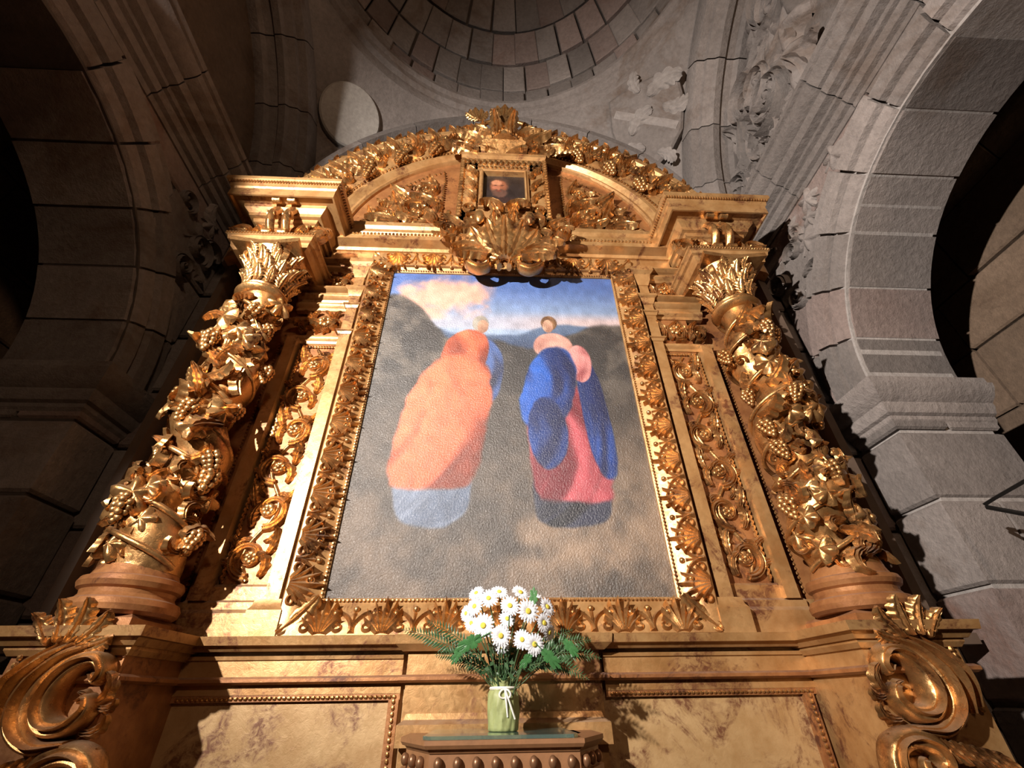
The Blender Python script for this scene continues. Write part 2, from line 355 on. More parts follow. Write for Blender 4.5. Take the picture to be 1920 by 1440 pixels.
    for a, c in zip(ends, ends[1:]):
        pj = [(o+random.uniform(-0.004, 0.004), z) for o, z in cp]
        P = [(s*XS, a-0.004), (s*XS, c+0.004)]; obj('cornice_stone', MB().mould(P[::-1] if s > 0 else P, pj) if False else MB().mould(P if s > 0 else P[::-1], [(o, z) for o, z in pj]), STONE, tr, 0.5)
    # tympanum above the cornice and the arch of the dome bay
    b = MB(); b.prism([(BC+1.98*math.cos(a), 3.05+2.1*math.sin(a)) for a in np.linspace(0, PI, 25)], 'x', *X(2.14, 2.4))
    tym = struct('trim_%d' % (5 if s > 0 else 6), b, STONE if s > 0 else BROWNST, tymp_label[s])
    # aisle beyond the arch
    aisle = struct('wall_aisle_'+side, MB().box(*X(3.46, 3.6), -4.0, 1.4, FZ, 5.0).box(*X(2.52, 3.3), 0.9, 1.2, FZ, 5.0), BROWNST, 'rough brown masonry wall of the aisle seen through the %s arch' % side)
    z = FZ; k = 0
    while z < 4.6:
        h = (0.42, 0.5, 0.38, 0.46)[k % 4]; y = -2.6-0.3*(k % 2)
        while y < 0.85:
            l = random.uniform(0.55, 0.85)
            if not (s > 0 and abs(z+h/2-2.9) < 0.25 and abs(y+l/2+0.6) < 0.28): stone_box(aisle, *X(3.22+random.uniform(0, .02), 3.47), y+0.005, min(y+l, 0.9)-0.005, z+0.006, z+h-0.006, BROWNST)
            y += l
        z += h; k += 1
    # dome-bay arch between tympanum and pendentive
    ap = [(0.10, 2.22), (0.0, 2.20), (-0.03, 2.12), (-0.035, 2.06), (0.0, 2.03), (0.005, 1.96), (-0.025, 1.94), (-0.035, 1.88), (0.0, 1.86), (0.02, 1.80), (0.06, 1.79), (0.07, 1.73), (0.11, 1.72), (0.30, 1.74)]
    tr = tag(put('trim_%d' % (7 if s > 0 else 8), None, None, Matrix.Translation((s*1.9, BC, BZ))), 'moulded stone arch of the dome bay over the %s tympanum' % ('carved' if s > 0 else 'plain'), None, None, 'structure')
    for i in range(10):
        aa = np.linspace(PI*i/10+0.003, PI*(i+1)/10-0.003, 5)
        obj('arch_stone', MB().loft([[(s*x, BC+(BR-0.17+r)*math.cos(a), BZ+(BR-0.17+r)*1.02*math.sin(a)-0.04) for r, x in ap] for a in aa]), STONE, tr, 0.5)

# pendentives: pieces of one sphere between the arches
SR = math.hypot(BR, BR)
tr = tag(put('trim_9', None, None, Matrix.Translation((0, BC, BZ))), 'smooth grey stone pendentives carrying the dome', None, None, 'structure')
def sph(ph, rho): return np.array([rho*math.cos(ph), BC+rho*math.sin(ph), BZ+math.sqrt(max(0, SR*SR-rho*rho))])
for q in range(4):
    g = []
    for ph in np.linspace(q*PI/2, (q+1)*PI/2, 25):
        rm = min(BR/max(1e-6, abs(math.cos(ph))), BR/max(1e-6, abs(math.sin(ph))))
        g.append([tuple(sph(ph, r)) for r in np.linspace(BR-0.02, rm, 15)])
    obj('pendentive', MB().grid(g), STONE, tr, None)
tr = struct('trim_10', MB().lathe([(2.06, 5.04), (2.0, 5.05), (1.965, 5.10), (1.965, 5.17), (1.92, 5.19), (1.90, 5.25), (1.90, 5.31), (1.85, 5.33), (1.84, 5.40), (1.80, 5.42), (1.80, 5.47), (1.86, 5.49), (2.1, 5.49), (2.1, 5.04)], (0, BC, 0), 96, False), STONE, 'round moulded stone ring at the foot of the dome')
# back wall arch hugging the altarpiece
b = MB(); bp = [(0.14, 0.30), (0.14, 0.26), (0.10, 0.25), (0.09, 0.21), (0.03, 0.20), (0.02, 0.16), (-0.06, 0.155), (-0.07, 0.3)]
tr = tag(put('trim_11', None, None, Matrix.Translation((0, YB, BZ))), 'pale grey stone arch curving behind the gilded pediment', None, None, 'structure')
for i in range(9):
    aa = np.linspace(PI*i/9+0.003, PI*(i+1)/9-0.003, 7)
    obj('arch_stone', MB().loft([[((BR-0.12+r)*math.cos(a), y, BZ+(BR-0.12+r)*math.sin(a)) for r, y in bp] for a in aa]), STONE, tr, 0.5)

# dome, block by block
DZ, DR = 5.45, 1.86
dome = struct('ceiling', MB().lathe([((DR+0.05)*math.cos(e), (DR+0.05)*math.sin(e)) for e in np.linspace(0, PI/2-0.02, 16)], (0, BC, DZ), 64, False), DARKJ, 'dark stone dome built of radiating blocks', None)
el = np.radians([0.5, 11, 24, 37, 50, 62])
for c in range(5):
    n = (44, 42, 38, 32, 24)[c]; e0, e1 = el[c]+0.006, el[c+1]-0.012
    cuts = [i/n for i in range(n+1)]; off = 0.5*(c % 2)
    for i in range(n):
        a0, a1 = PI*2*(i+off+random.uniform(-.06, .06))/n, PI*2*(i+1+off-0.05)/n
        mid = ((a0+a1)/2) % (2*PI)
        if not (math.radians(-1) < mid < math.radians(181)): continue
        pr = random.uniform(-0.012, 0.012); R = []
        for rr, ins in ((DR+0.06, 0), (DR+0.008+pr, 0), (DR+pr, 0.006)):
            R.append([(rr*math.cos(e)*math.cos(a), BC+rr*math.cos(e)*math.sin(a), DZ+rr*math.sin(e)) for e, a in ((e0+ins, a0+ins), (e0+ins, (a0+a1)/2), (e0+ins, a1-ins), (e1-ins, a1-ins), (e1-ins, (a0+a1)/2), (e1-ins, a0+ins))])
        obj('stone', MB().loft(R), random.choice((STONE, STONE, STONER)), dome, 0.4)

# carved stone things on the pendentives and the right-hand tympanum and spandrel
def frame_on_sphere(ph, rho):
    p = sph(ph, rho); n = (np.array([0, BC, BZ])-p); n /= np.linalg.norm(n)
    zz = np.array([0, 0, 1.]); zz = zz-n*(zz@n); zz /= np.linalg.norm(zz); xx = np.cross(-n, zz)
    return Matrix(((xx[0], -n[0], zz[0], p[0]), (xx[1], -n[1], zz[1], p[1]), (xx[2], -n[2], zz[2], p[2]), (0, 0, 0, 1)))
def hit_sphere(px, py):
    d = fwd+r2*((px-960)/FPX)+u2*((720-py)/FPX); d /= np.linalg.norm(d); o = CAM-np.array([0, BC, BZ]); bq = o@d
    p = CAM+d*(-bq+math.sqrt(bq*bq-(o@o-SR*SR))); return math.atan2(p[1]-BC, p[0]), math.hypot(p[0], p[1]-BC)
M = frame_on_sphere(*hit_sphere(653, 222))
b = MB(); k = 40; rim = [(math.cos(2*PI*i/k), math.sin(2*PI*i/k)) for i in range(k)]
b.loft([[(0.285*x, 0.10, 0.31*z) for x, z in rim], [(0.285*x, -0.075, 0.31*z) for x, z in rim], [(0.27*x, -0.09, 0.295*z) for x, z in rim]])
tag(put('stone_roundel', b.mesh('roundel', PALEST, 0.6), None, M), 'blank pale round stone disc set on the pendentive', 'stone roundel')
M = frame_on_sphere(*hit_sphere(1219, 238)) @ Matrix.Rotation(math.radians(14), 4, 'Y')
sh = thing('stone_shield', M.translation, 'carved grey stone shield with a diagonal band on the pendentive', 'coat of arms')
out = [(-0.34, 0.36), (-0.12, 0.40), (0.12, 0.40), (0.34, 0.36), (0.36, 0.05), (0.31, -0.20), (0.18, -0.36), (0.0, -0.47), (-0.18, -0.36), (-0.31, -0.20), (-0.36, 0.05)]
put('shield_plate', MB().loft([[(x, 0.12, z) for x, z in out], [(x, -0.12, z) for x, z in out], [(x*0.94, -0.14, z*0.94) for x, z in out]]).mesh('shield_plate', STONE, 0.5), sh, M)
S = np.array([[-0.29, 0.20], [-0.15, 0.11], [0.02, 0.0], [0.17, -0.09], [0.27, -0.16]])
put('diagonal_band', MB().ribbon(S, 0.06, 0.022, 5, 1, 0, 0.125).mesh('band', SHIELDST, 0.6), sh, M)
for (x, z, r, sc_, fl) in ((0.05, 0.22, 0.9, 0.26, 1), (0.17, 0.08, 2.2, 0.20, -1), (-0.02, 0.30, -0.6, 0.16, 1), (-0.16, -0.08, 0.4, 0.22, 1), (-0.05, -0.26, -1.2, 0.24, -1), (0.05, -0.33, 1.9, 0.16, 1)):
    put('carved_charge', LIB['pale_leaf'], sh, M @ TRS((x, -0.135, z), r, sc_*fl*1.5, sc_*0.9, sc_*1.35))
def side_relief(parent, keys, pts, x, s):
    for (y, z, r, q, key, fl) in pts:
        put('carved_leaf', LIB[key], parent, Matrix.Translation((s*x, y, z)) @ Matrix.Rotation(-s*PI/2, 4, 'Z') @ Matrix.Rotation(r, 4, 'Y') @ Matrix.Diagonal((q*fl, q*1.5, q, 1)))
pts = []
for i in range(54):
    y = random.uniform(-1.35, 0.2); zmax = BZ+math.sqrt(max(0.05, 1.62**2-(y-BC)**2)); z = random.uniform(3.2, max(3.3, zmax-0.1))
    pts.append((y, z, random.uniform(-2.5, 2.5), random.uniform(0.30, 0.55), random.choice(('stone_leaf', 'stone_scroll', 'stone_vine', 'stone_leaf')), random.choice((-1, 1))))
side_relief(bpy.data.objects['trim_5'], None, pts, 2.12, 1)
pts = []
for y, z in ((-0.62, 2.66), (-0.5, 2.60), (-0.40, 2.5), (-0.36, 2.62), (-0.26, 2.52), (-0.2, 2.38), (-0.12, 2.26), (-0.16, 2.62), (-0.06, 2.48), (-0.04, 2.66), (-0.05, 2.12), (0.02, 2.34)):
    pts.append((y, z, random.uniform(-2, 2), random.uniform(0.13, 0.20), random.choice(('stone_leaf', 'stone_scroll', 'stone_vine')), random.choice((-1, 1))))
side_relief(bpy.data.objects['wall_right'], None, pts, XS+0.01, 1)
side_relief(bpy.data.objects['wall_left'], None, [(y, z, r, q*1.2, k, f) for y, z, r, q, k, f in pts[4:]], XS+0.01, -1)
# dark metal bracket on the right-hand pier
br = thing('metal_bracket', (1.99, -0.38, 0.58), 'thin black angular metal bracket fixed to the stone pier', 'bracket')
obj('arm', MB().tube([(2.0, -0.30, 0.640), (1.99, -0.36, 0.645), (1.97, -0.55, 0.66)], 0.009, 4), plain('black_iron', (0.015, 0.013, 0.012), 0.5, 0.4), br)
obj('strut', MB().tube([(2.0, -0.30, 0.628), (1.985, -0.40, 0.57), (1.97, -0.52, 0.50)], 0.009, 4), bpy.data.materials['black_iron'], br)
# ------------------------------------------------------------------ predella, pedestals
pred = thing('predella', (0, 0, FZ), 'gilded wooden predella with marbled panels below the large painting', 'altar base')
obj('body', MB().box(-1.17, 1.17, -0.02, 0.25, FZ, 0.16), GPANEL, pred)
obj('ledge', MB().mould([(-1.17, -0.03), (1.17, -0.03)], [(-0.25, 0.155), (0.045, 0.155), (0.06, 0.17), (0.075, 0.172), (0.08, 0.20), (-0.25, 0.20)]), GFLAT, pred, 0.4)
for x0, x1 in ((-1.17, -0.375), (0.375, 1.17)):
    obj('upper_band', MB().mould([(x0, -0.03), (x1, -0.03)], [(-0.03, 0.075), (0.012, 0.075), (0.012, 0.128), (0.02, 0.13), (0.022, 0.142), (-0.03, 0.142)]), GFLAT, pred, 0.4)
    obj('torus_moulding', MB().mould([(x0, -0.03), (x1, -0.03)], [(-0.03, 0.054), (0.03, 0.054), (0.042, 0.061), (0.042, 0.071), (0.03, 0.078), (-0.03, 0.078)]), GDARK, pred, 0.6)
    obj('lower_band', MB().mould([(x0, -0.03), (x1, -0.03)], [(-0.03, 0.024), (0.008, 0.024), (0.008, 0.054), (-0.03, 0.054)]), GFLAT, pred, 0.4)
    fr = obj('bead_frame', MB().mould([(x0, -0.03), (x1, -0.03)], [(-0.03, 0.004), (0.006, 0.004), (0.006, 0.024), (-0.03, 0.024)]), GDARK, pred, 0.4)
    obj('bead_row', beads(line((x0+0.02, -0.037, 0.014), (x1-0.02, -0.037, 0.014), 46), 0.0085, (1.0, 0.9, 0.8)), GOLD, fr)
    xe = -0.395 if x0 < 0 else 1.135
    fr = obj('upright_bead_frame', MB().box(xe-0.018, xe+0.018, -0.042, -0.01, -0.9, 0.006), GDARK, pred, 0.4)
    obj('bead_row', beads(line((xe, -0.044, 0.0), (xe, -0.044, -0.6), 34), 0.0085, (0.8, 0.9, 1)), GOLD, fr)
cb = MB().mould([(-0.355, 0.0), (-0.355, -0.07), (0.355, -0.07), (0.355, 0.0)], [(-0.05, FZ), (0, FZ), (0, -0.06), (0.0, 0.04), (0.0, 0.15), (-0.05, 0.15)])
obj('central_block', cb.box(-0.34, 0.34, -0.06, 0, FZ, 0.15), GFLAT, pred, 0.4)
obj('block_torus', MB().mould([(-0.355, 0.0), (-0.355, -0.07), (0.355, -0.07), (0.355, 0.0)], [(-0.03, 0.054), (0.016, 0.054), (0.026, 0.061), (0.026, 0.071), (0.016, 0.078), (-0.03, 0.078)]), GDARK, pred, 0.6)
obj('block_cap', MB().mould([(-0.355, 0.0), (-0.355, -0.07), (0.355, -0.07), (0.355, 0.0)], [(-0.06, 0.15), (0.02, 0.15), (0.045, 0.172), (0.05, 0.202), (-0.06, 0.202)]), GFLAT, pred, 0.4)
obj('block_plinth', MB().mould([(-0.33, 0.0), (-0.33, -0.075), (0.33, -0.075), (0.33, 0.0)], [(-0.05, -0.125), (0.035, -0.125), (0.035, -0.065), (0.015, -0.052), (0.01, -0.035), (-0.05, -0.035)]), GFLAT, pred, 0.4)

LBL = {1: 'beside the lit stone pier', -1: 'beside the dark stone wall'}
def both(): return ((-1, 'left'), (1, 'right'))
for s, sd in both():
    xa, xb = (1.17, 1.50) if s > 0 else (-1.50, -1.17)
    P = [(xa, 0.2), (xa, -0.36), (xb, -0.36), (xb, 0.2)]
    pd = thing('column_pedestal', ((xa+xb)/2, -0.1, FZ), 'gilded pedestal block under the twisted column '+LBL[s], 'pedestal', 'pedestals of the twisted columns')
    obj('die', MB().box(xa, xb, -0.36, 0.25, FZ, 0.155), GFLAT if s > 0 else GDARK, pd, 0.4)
    obj('cap_moulding', MB().mould(P, [(-0.1, 0.15), (0.03, 0.15), (0.045, 0.17), (0.06, 0.172), (0.065, 0.20), (-0.1, 0.20)]), GFLAT, pd, 0.4)
    obj('neck_moulding', MB().mould(P, [(-0.05, 0.125), (0.01, 0.125), (0.02, 0.14), (0.02, 0.151), (-0.05, 0.151)]), GFLAT, pd, 0.4)
    obj('torus_moulding', MB().mould(P, [(-0.05, 0.054), (0.015, 0.054), (0.025, 0.061), (0.025, 0.071), (0.015, 0.078), (-0.05, 0.078)]), GDARK, pd, 0.6)
    obj('plinth', MB().mould([(xa+0.04, 0.1), (xa+0.04, -0.345), (xb-0.04, -0.345), (xb-0.04, 0.1)], [(-0.15, 0.2), (0.0, 0.2), (0.0, 0.232), (-0.012, 0.243), (-0.15, 0.243)]), GDARK, pd, 0.4)
    # scroll bracket (volute) on the front of the pedestal
    V = thing('volute_bracket', (s*1.3, -0.40, -0.2), 'carved gilded scroll bracket with curling acanthus on the pedestal '+LBL[s], 'scroll bracket', 'scroll brackets on the pedestals')
    def vol(name, pts, w, h, y, n=44, M=9, nf=3, fl=0.22, rev=False):
        S, t = crom(pts, n); wv = np.interp(t, np.linspace(0, 1, len(w)), w); hv = np.interp(t, np.linspace(0, 1, len(h)), h)
        return obj(name, MB().ribbon([(s*q[0], q[1]) for q in S], wv, hv, M, nf, fl, -y, 0.8), GOLD, V, 0.9)
    vol('scroll', [(1.215, 0.075), (1.195, 0.06), (1.185, 0.085), (1.215, 0.115), (1.265, 0.10), (1.30, 0.05), (1.30, -0.005), (1.265, -0.045), (1.215, -0.045), (1.185, -0.01), (1.195, 0.018), (1.215, 0.012)], (0.010, 0.016, 0.024, 0.03, 0.026, 0.016, 0.010), (0.03, 0.045, 0.06, 0.06, 0.045, 0.035), -0.385, 60)
    vol('rib_leaf', [(1.235, 0.15), (1.31, 0.115), (1.355, 0.04), (1.345, -0.035), (1.28, -0.088), (1.20, -0.085)], (0.014, 0.028, 0.04, 0.036, 0.022, 0.010), (0.04, 0.07, 0.07, 0.05), -0.375)
    vol('rib_leaf', [(1.30, 0.155), (1.365, 0.105), (1.405, 0.03), (1.395, -0.05)], (0.014, 0.03, 0.034, 0.012), (0.04, 0.07, 0.05), -0.37)
    vol('rib_leaf', [(1.355, 0.155), (1.415, 0.10), (1.445, 0.03), (1.44, -0.035)], (0.010, 0.024, 0.026, 0.008), (0.03, 0.06, 0.04), -0.365)
    for i, (x, z, r, q) in enumerate(((1.29, 0.15, -0.75, 0.115), (1.32, 0.155, -0.25, 0.12), (1.35, 0.155, 0.2, 0.115), (1.375, 0.15, 0.65, 0.10), (1.27, 0.14, -1.3, 0.09))):
        motif('leaf_g', V, (s*x, -0.40, z), s*r, q, s, 'crown_leaf', deep=1.8)
    vol('lower_scroll', [(1.20, -0.165), (1.185, -0.155), (1.18, -0.175), (1.21, -0.19), (1.245, -0.165), (1.235, -0.125), (1.18, -0.105), (1.12, -0.125), (1.10, -0.19), (1.11, -0.26)], (0.008, 0.014, 0.022, 0.03, 0.03, 0.034), (0.03, 0.05, 0.05, 0.05), -0.385)
    for i in range(7):
        motif('leaf_a', V, (s*(1.225+0.030*i), -0.395, -0.098-0.007*i), s*(2.35-0.02*i), 0.075, s, 'fringe_leaf', deep=2.2)
    for (x, z, r, q) in ((1.19, -0.005, -0.9, 0.10), (1.19, -0.06, -1.7, 0.085), (1.20, -0.04, -0.3, 0.09), (1.20, -0.09, 1.7, 0.08), (1.185, -0.09, -2.3, 0.08), (1.18, 0.0, -2.0, 0.07)):
        motif('leaf_b', V, (s*x, -0.37, z), s*r, q, s, 'small_leaf', deep=1.8)
    obj('bead_row', beads([(s*(1.468+0.012*math.sin(3*k/9)), -0.37, 0.12-0.018*k) for k in range(10)], 0.009), GOLD, V)

# ------------------------------------------------------------------ back board and relief pilasters
bb = thing('altarpiece_back', (0, 0.1, 0.2), 'tall wooden back board of the gilded altarpiece behind the columns', 'back board')
obj('board', MB().box(-1.72, 1.72, 0.03, 0.10, 0.2, 2.6), GDARK, bb, 0.4)
for s, sd in both():
    obj('shelf_end', MB().box(min(s*1.5, s*1.93), max(s*1.5, s*1.93), -0.03, 0.13, 0.16, 0.20), WOODD, bb, 0.4)
    x = s*1.735; obj('side_post', MB().box(x-0.022, x+0.022, -0.06, 0.13, 0.2, 2.5), WOODD, bb, 0.4)
    obj('recess_panel', MB().box(min(s*1.29, s*1.68), max(s*1.29, s*1.68), 0.0, 0.05, 0.33, 1.70), GDARK, bb, 0.4)
    obj('bead_row', beads(line((s*1.285, 0.0, 0.36), (s*1.285, 0.0, 1.68), 70), 0.008), GOLD, bb)
    obj('base_strip', MB().box(min(s*0.87, s*1.7), max(s*0.87, s*1.7), -0.015, 0.05, 0.195, 0.33), GFLAT, bb, 0.4)

def rinceau(parent, x0, z0, w, L, n, y, s, seed):
    r = random.Random(seed); u = L/n
    t = np.linspace(0, 1, 60); S = np.stack([x0+0.26*w*np.sin(PI*n*t)*s, z0+L*t], 1)
    obj('stem', MB().ribbon(S, 0.010, 0.014, 5, 1, 0, -y, 0.2), GOLD, parent, 0.9)
    for i in range(n):
        f = s*(1 if i % 2 == 0 else -1); cz = z0+(i+0.5)*u; cx = x0+0.03*w*f
        motif('scroll', parent, (cx, y, cz-0.43*u), 0.15*f, 0.80*u, f, 'scroll', deep=0.9)
        motif('rosette', parent, (cx, y-0.012, cz-0.05*u), r.uniform(0, 1), 0.26*u, 1, 'rosette', deep=1.2)
        for k, (dx, dz, a, q, key) in enumerate(((-0.30, -0.42, -0.5, 0.55, 'leaf_b'), (0.34, -0.30, 0.5, 0.5, 'leaf_b'), (-0.36, 0.02, -0.3, 0.52, 'leaf_a'), (0.38, 0.10, 0.25, 0.5, 'leaf_b'), (0.05, 0.26, 0.9, 0.46, 'leaf_c'), (-0.18, 0.28, -1.1, 0.42, 'leaf_b'))):
            motif(key, parent, (cx+dx*w*f, y, cz+dz*u), a*f+r.uniform(-.2, .2), q*u, f, 'leaf', deep=1.3)
for s, sd in both():
    X = lambda a, b: (min(s*a, s*b), max(s*a, s*b))
    pl = thing('relief_pilaster', (s*1.07, 0.0, 0.2), 'gilded pilaster carved with scrolling acanthus on the painting side '+('nearer the lit pier' if s > 0 else 'nearer the dark wall'), 'pilaster', 'carved pilasters flanking the painting')
    obj('slim_strip', MB().box(*X(0.885, 0.945), -0.055, 0.03, 0.20, 2.34), GFLAT, pl, 0.4)
    obj('strip_foot', MB().mould([(X(0.865, 0.965)[0], 0.02), (X(0.865, 0.965)[0], -0.075), (X(0.865, 0.965)[1], -0.075), (X(0.865, 0.965)[1], 0.02)], [(-0.04, 0.2), (0.015, 0.2), (0.015, 0.29), (0.005, 0.305), (0, 0.33), (-0.04, 0.33)]), GFLAT, pl, 0.4)
    for z, h, o in ((2.20, 0.14, 0.045), (2.03, 0.07, 0.03), (1.93, 0.03, 0.02), (1.72, 0.025, 0.02)):
        a, b_ = X(0.885, 0.945); obj('strip_capital', MB().mould([(a, 0.02), (a, -0.055), (b_, -0.055), (b_, 0.02)], [(-0.02, z), (0.004, z), (0.4*o, z+0.3*h), (0.55*o, z+0.6*h), (o, z+0.75*h), (o, z+h), (-0.02, z+h)]), GFLAT, pl, 0.5)
    obj('panel_ground', MB().box(*X(0.955, 1.155), -0.005, 0.03, 0.20, 2.34), GDARK, pl, 0.4)
    a, b_ = X(0.945, 1.26)
    obj('foot_moulding', MB().mould([(a, 0.0), (b_, 0.0)], [(-0.03, 0.2), (0.05, 0.2), (0.05, 0.285), (0.035, 0.30), (0.035, 0.325), (0.02, 0.335), (0.02, 0.385), (0.01, 0.395), (-0.03, 0.395)]), GFLAT, pl, 0.4)
    obj('gold_strip', MB().prism([(s*1.168, 0.03), (s*1.172, -0.05), (s*1.232, -0.05), (s*1.255, -0.01), (s*1.255, 0.03)], 'z', 0.33, 1.70), GFLAT, pl, 0.3)
    obj('leaf_border', beads([(s*(1.148+0.006*(k % 2)), -0.012, 0.41+k*0.0118) for k in range(104)], 0.0095, (0.8, 0.8, 1.3)), GOLD, pl)
    obj('leaf_border', beads([(s*0.962, -0.010, 0.41+k*0.0118) for k in range(104)], 0.006, (0.8, 0.8, 1.3)), GOLD, pl)
    obj('bead_row', beads([(s*(0.965+k*0.0155), -0.014, 1.655) for k in range(12)], 0.009), GOLD, pl)
    rinceau(pl, s*1.055, 0.405, 0.165, 1.23, 6, -0.006, s, 5 if s > 0 else 9)
    for z, h, o in ((1.68, 0.045, 0.03), (1.94, 0.05, 0.035), (2.0, 0.05, 0.055), (2.06, 0.035, 0.075), (2.27, 0.04, 0.05), (2.315, 0.035, 0.085)):
        obj('capital_moulding', MB().mould([(a, -0.002), (b_, -0.002)], [(-0.02, z), (0.35*o, z), (0.5*o, z+0.35*h), (0.9*o, z+0.6*h), (o, z+0.75*h), (o, z+h), (-0.02, z+h)]), GFLAT, pl, 0.5)
    for zc, hh in ((1.835, 0.17), (2.18, 0.17)):
        for k in range(4):
            f = 1 if k % 2 else -1
            motif('scroll', pl, (s*(0.985+0.062*k), -0.006, zc-hh*0.42), 0.4*f, 0.115, f*s, 'scroll', deep=1.5)
            motif('leaf_b', pl, (s*(0.97+0.062*k), -0.012, zc-hh*0.4), -0.4*f, 0.14, f*s, 'leaf', deep=1.6)
            motif('leaf_c', pl, (s*(0.99+0.062*k), -0.016, zc+hh*0.05), 0.8*f, 0.10, f*s, 'leaf', deep=1.6)
        motif('rosette', pl, (s*1.055, -0.03, zc), 0.3, 0.075, 1, 'rosette', deep=1.5)

# ------------------------------------------------------------------ twisted columns
CX, CYc = 1.335, -0.225
for s, sd in both():
    tc = thing('twisted_column', (s*CX, CYc, 0.243), 'gilded twisted column wound with vines and grapes '+LBL[s], 'column', 'twisted columns of the altarpiece')
    cz0, cz1 = 0.385, 1.80; turns = 3.1; amp = 0.026
    def axis(z): 
        u = (z-cz0)/(cz1-cz0); e = min(1, u*8, (1-u)*8); a = s*(2*PI*turns*u)+0.6; return s*CX+amp*e*math.cos(a), CYc+amp*e*math.sin(a), 0.118-0.020*u
    g = []
    for i in range(91):
        z = cz0+(cz1-cz0)*i/90; ax, ay, r = axis(z); u = i/90
        g.append([(ax+(r+0.012*math.cos(j*2*PI/28*1-s*2*PI*turns*u))*math.cos(2*PI*j/28), ay+(r+0.012*math.cos(2*PI*j/28-s*2*PI*turns*u))*math.sin(2*PI*j/28), z) for j in range(28)])
    obj('shaft', MB().loft(g), GOLD, tc, 1.2)
    obj('base', MB().lathe([(0.155, 0.243), (0.168, 0.253), (0.172, 0.27), (0.164, 0.288), (0.148, 0.295), (0.14, 0.307), (0.142, 0.32), (0.154, 0.327), (0.16, 0.343), (0.154, 0.359), (0.136, 0.366), (0.128, 0.385), (0.122, 0.40)], (s*CX, CYc, 0), 40), GDARK, tc, 0.5)
    r = random.Random(11 if s > 0 else 4)
    for ph in (0.0, PI*0.9):
        pts = []
        for i in range(120):
            u = 0.01+0.97*i/119; z = cz0+(cz1-cz0)*u; ax, ay, rr = axis(z); a = s*2*PI*(turns+0.9)*u+ph; q = rr+0.014+0.008*math.sin(23*u+ph)
            pts.append((ax+q*math.cos(a), ay+q*math.sin(a), z))
        obj('vine_stem', MB().tube(pts, 0.011, 7), GOLD, tc, 1.0)
    def onshaft(u, a, off, key, q, roll, name, tilt=0.0, deep=1.0, flip=1):
        z = cz0+(cz1-cz0)*u; ax, ay, rr = axis(z)
        M = Matrix.Translation((ax+(rr+off)*math.cos(a), ay+(rr+off)*math.sin(a), z)) @ Matrix.Rotation(a+PI/2, 4, 'Z') @ Matrix.Rotation(tilt, 4, 'X') @ Matrix.Rotation(roll, 4, 'Y') @ Matrix.Diagonal((q*flip, q*deep, q, 1))
        put(name, LIB[key], tc, M)
    for i in range(58):
        u = 0.03+0.93*(i+r.uniform(-.3, .3))/58; a = -PI/2+(r.uniform(-1.75, 1.75) if i % 2 else 1.3*math.sin(i*2.4))
        key = r.choice(('vine_leaf', 'vine_leaf', 'leaf_b', 'leaf_a', 'leaf_c'))
        onshaft(u, a, 0.003, key, r.uniform(0.10, 0.15) if key == 'vine_leaf' else r.uniform(0.10, 0.16), r.uniform(-2.2, 2.2), 'leaf', r.uniform(-0.25, 0.15), 1.7, r.choice((-1, 1)))
    for i in range(20):
        onshaft(0.02+0.30*(i+r.random())/20, -PI/2+1.5*math.sin(i*2.1), 0.004, r.choice(('vine_leaf', 'leaf_b', 'leaf_c')), r.uniform(0.09, 0.13), r.uniform(-2, 2), 'leaf', r.uniform(-0.2, 0.1), 1.6, r.choice((-1, 1)))
    for i in range(15):
        u = 0.10+0.86*(i+r.uniform(-.2, .2))/15; a = -PI/2+1.75*math.sin(i*1.9+(0.5 if s > 0 else 1.3))
        onshaft(u, a, 0.022, 'grapes', r.uniform(0.115, 0.15), r.uniform(-0.5, 0.5), 'grape_cluster')
    for i in range(16):
        onshaft(0.02+0.95*r.random(), -PI/2+r.uniform(-1.6, 1.6), 0.006, 'scroll', r.uniform(0.06, 0.09), r.uniform(0, 6), 'tendril', 0, 1.2, r.choice((-1, 1)))
    # Corinthian capital
    obj('neck_ring', MB().lathe([(0.100, 1.775), (0.128, 1.785), (0.135, 1.80), (0.128, 1.815), (0.115, 1.82), (0.122, 1.832), (0.112, 1.845), (0.10, 1.85)], (s*CX, CYc, 0), 32), GOLD, tc, 0.8)
    cap = obj('capital', MB().lathe([(0.10, 1.84), (0.105, 1.93), (0.125, 2.02), (0.165, 2.085)], (s*CX, CYc, 0), 28), GOLD, tc, 0.8)
    for tier, (n, z, R, q, ti) in enumerate(((12, 1.845, 0.105, 0.095, 0.05), (12, 1.905, 0.112, 0.10, 0.12), (12, 1.965, 0.122, 0.095, 0.2), (8, 2.02, 0.14, 0.075, 0.3))):
        for i in range(n):
            a = 2*PI*(i+0.5*(tier % 2))/n
            M = Matrix.Translation((s*CX+R*math.cos(a), CYc+R*math.sin(a), z)) @ Matrix.Rotation(a+PI/2, 4, 'Z') @ Matrix.Rotation(ti, 4, 'X') @ Matrix.Diagonal((q*1.1, q*0.9, q, 1))
            put('capital_leaf', LIB['leaf_s'], cap, M)
    for i in range(4):
        a = PI/4+i*PI/2; M = Matrix.Translation((s*CX+0.135*math.cos(a), CYc+0.135*math.sin(a), 2.015)) @ Matrix.Rotation(a, 4, 'Z') @ Matrix.Diagonal((0.085, 0.14, 0.085, 1))
        put('corner_volute', LIB['scroll'], cap, M)
    ab = [(s*CX+0.185*c*(1 if k % 2 == 0 else 0.86), CYc+0.185*d*(1 if k % 2 == 0 else 0.86)) for k, (c, d) in enumerate(((-1, -1), (0, -1), (1, -1), (1, 0), (1, 1), (0, 1), (-1, 1), (-1, 0)))]
    obj('abacus', MB().prism(ab, 'z', 2.085, 2.115), GOLD, tc, 0.4)
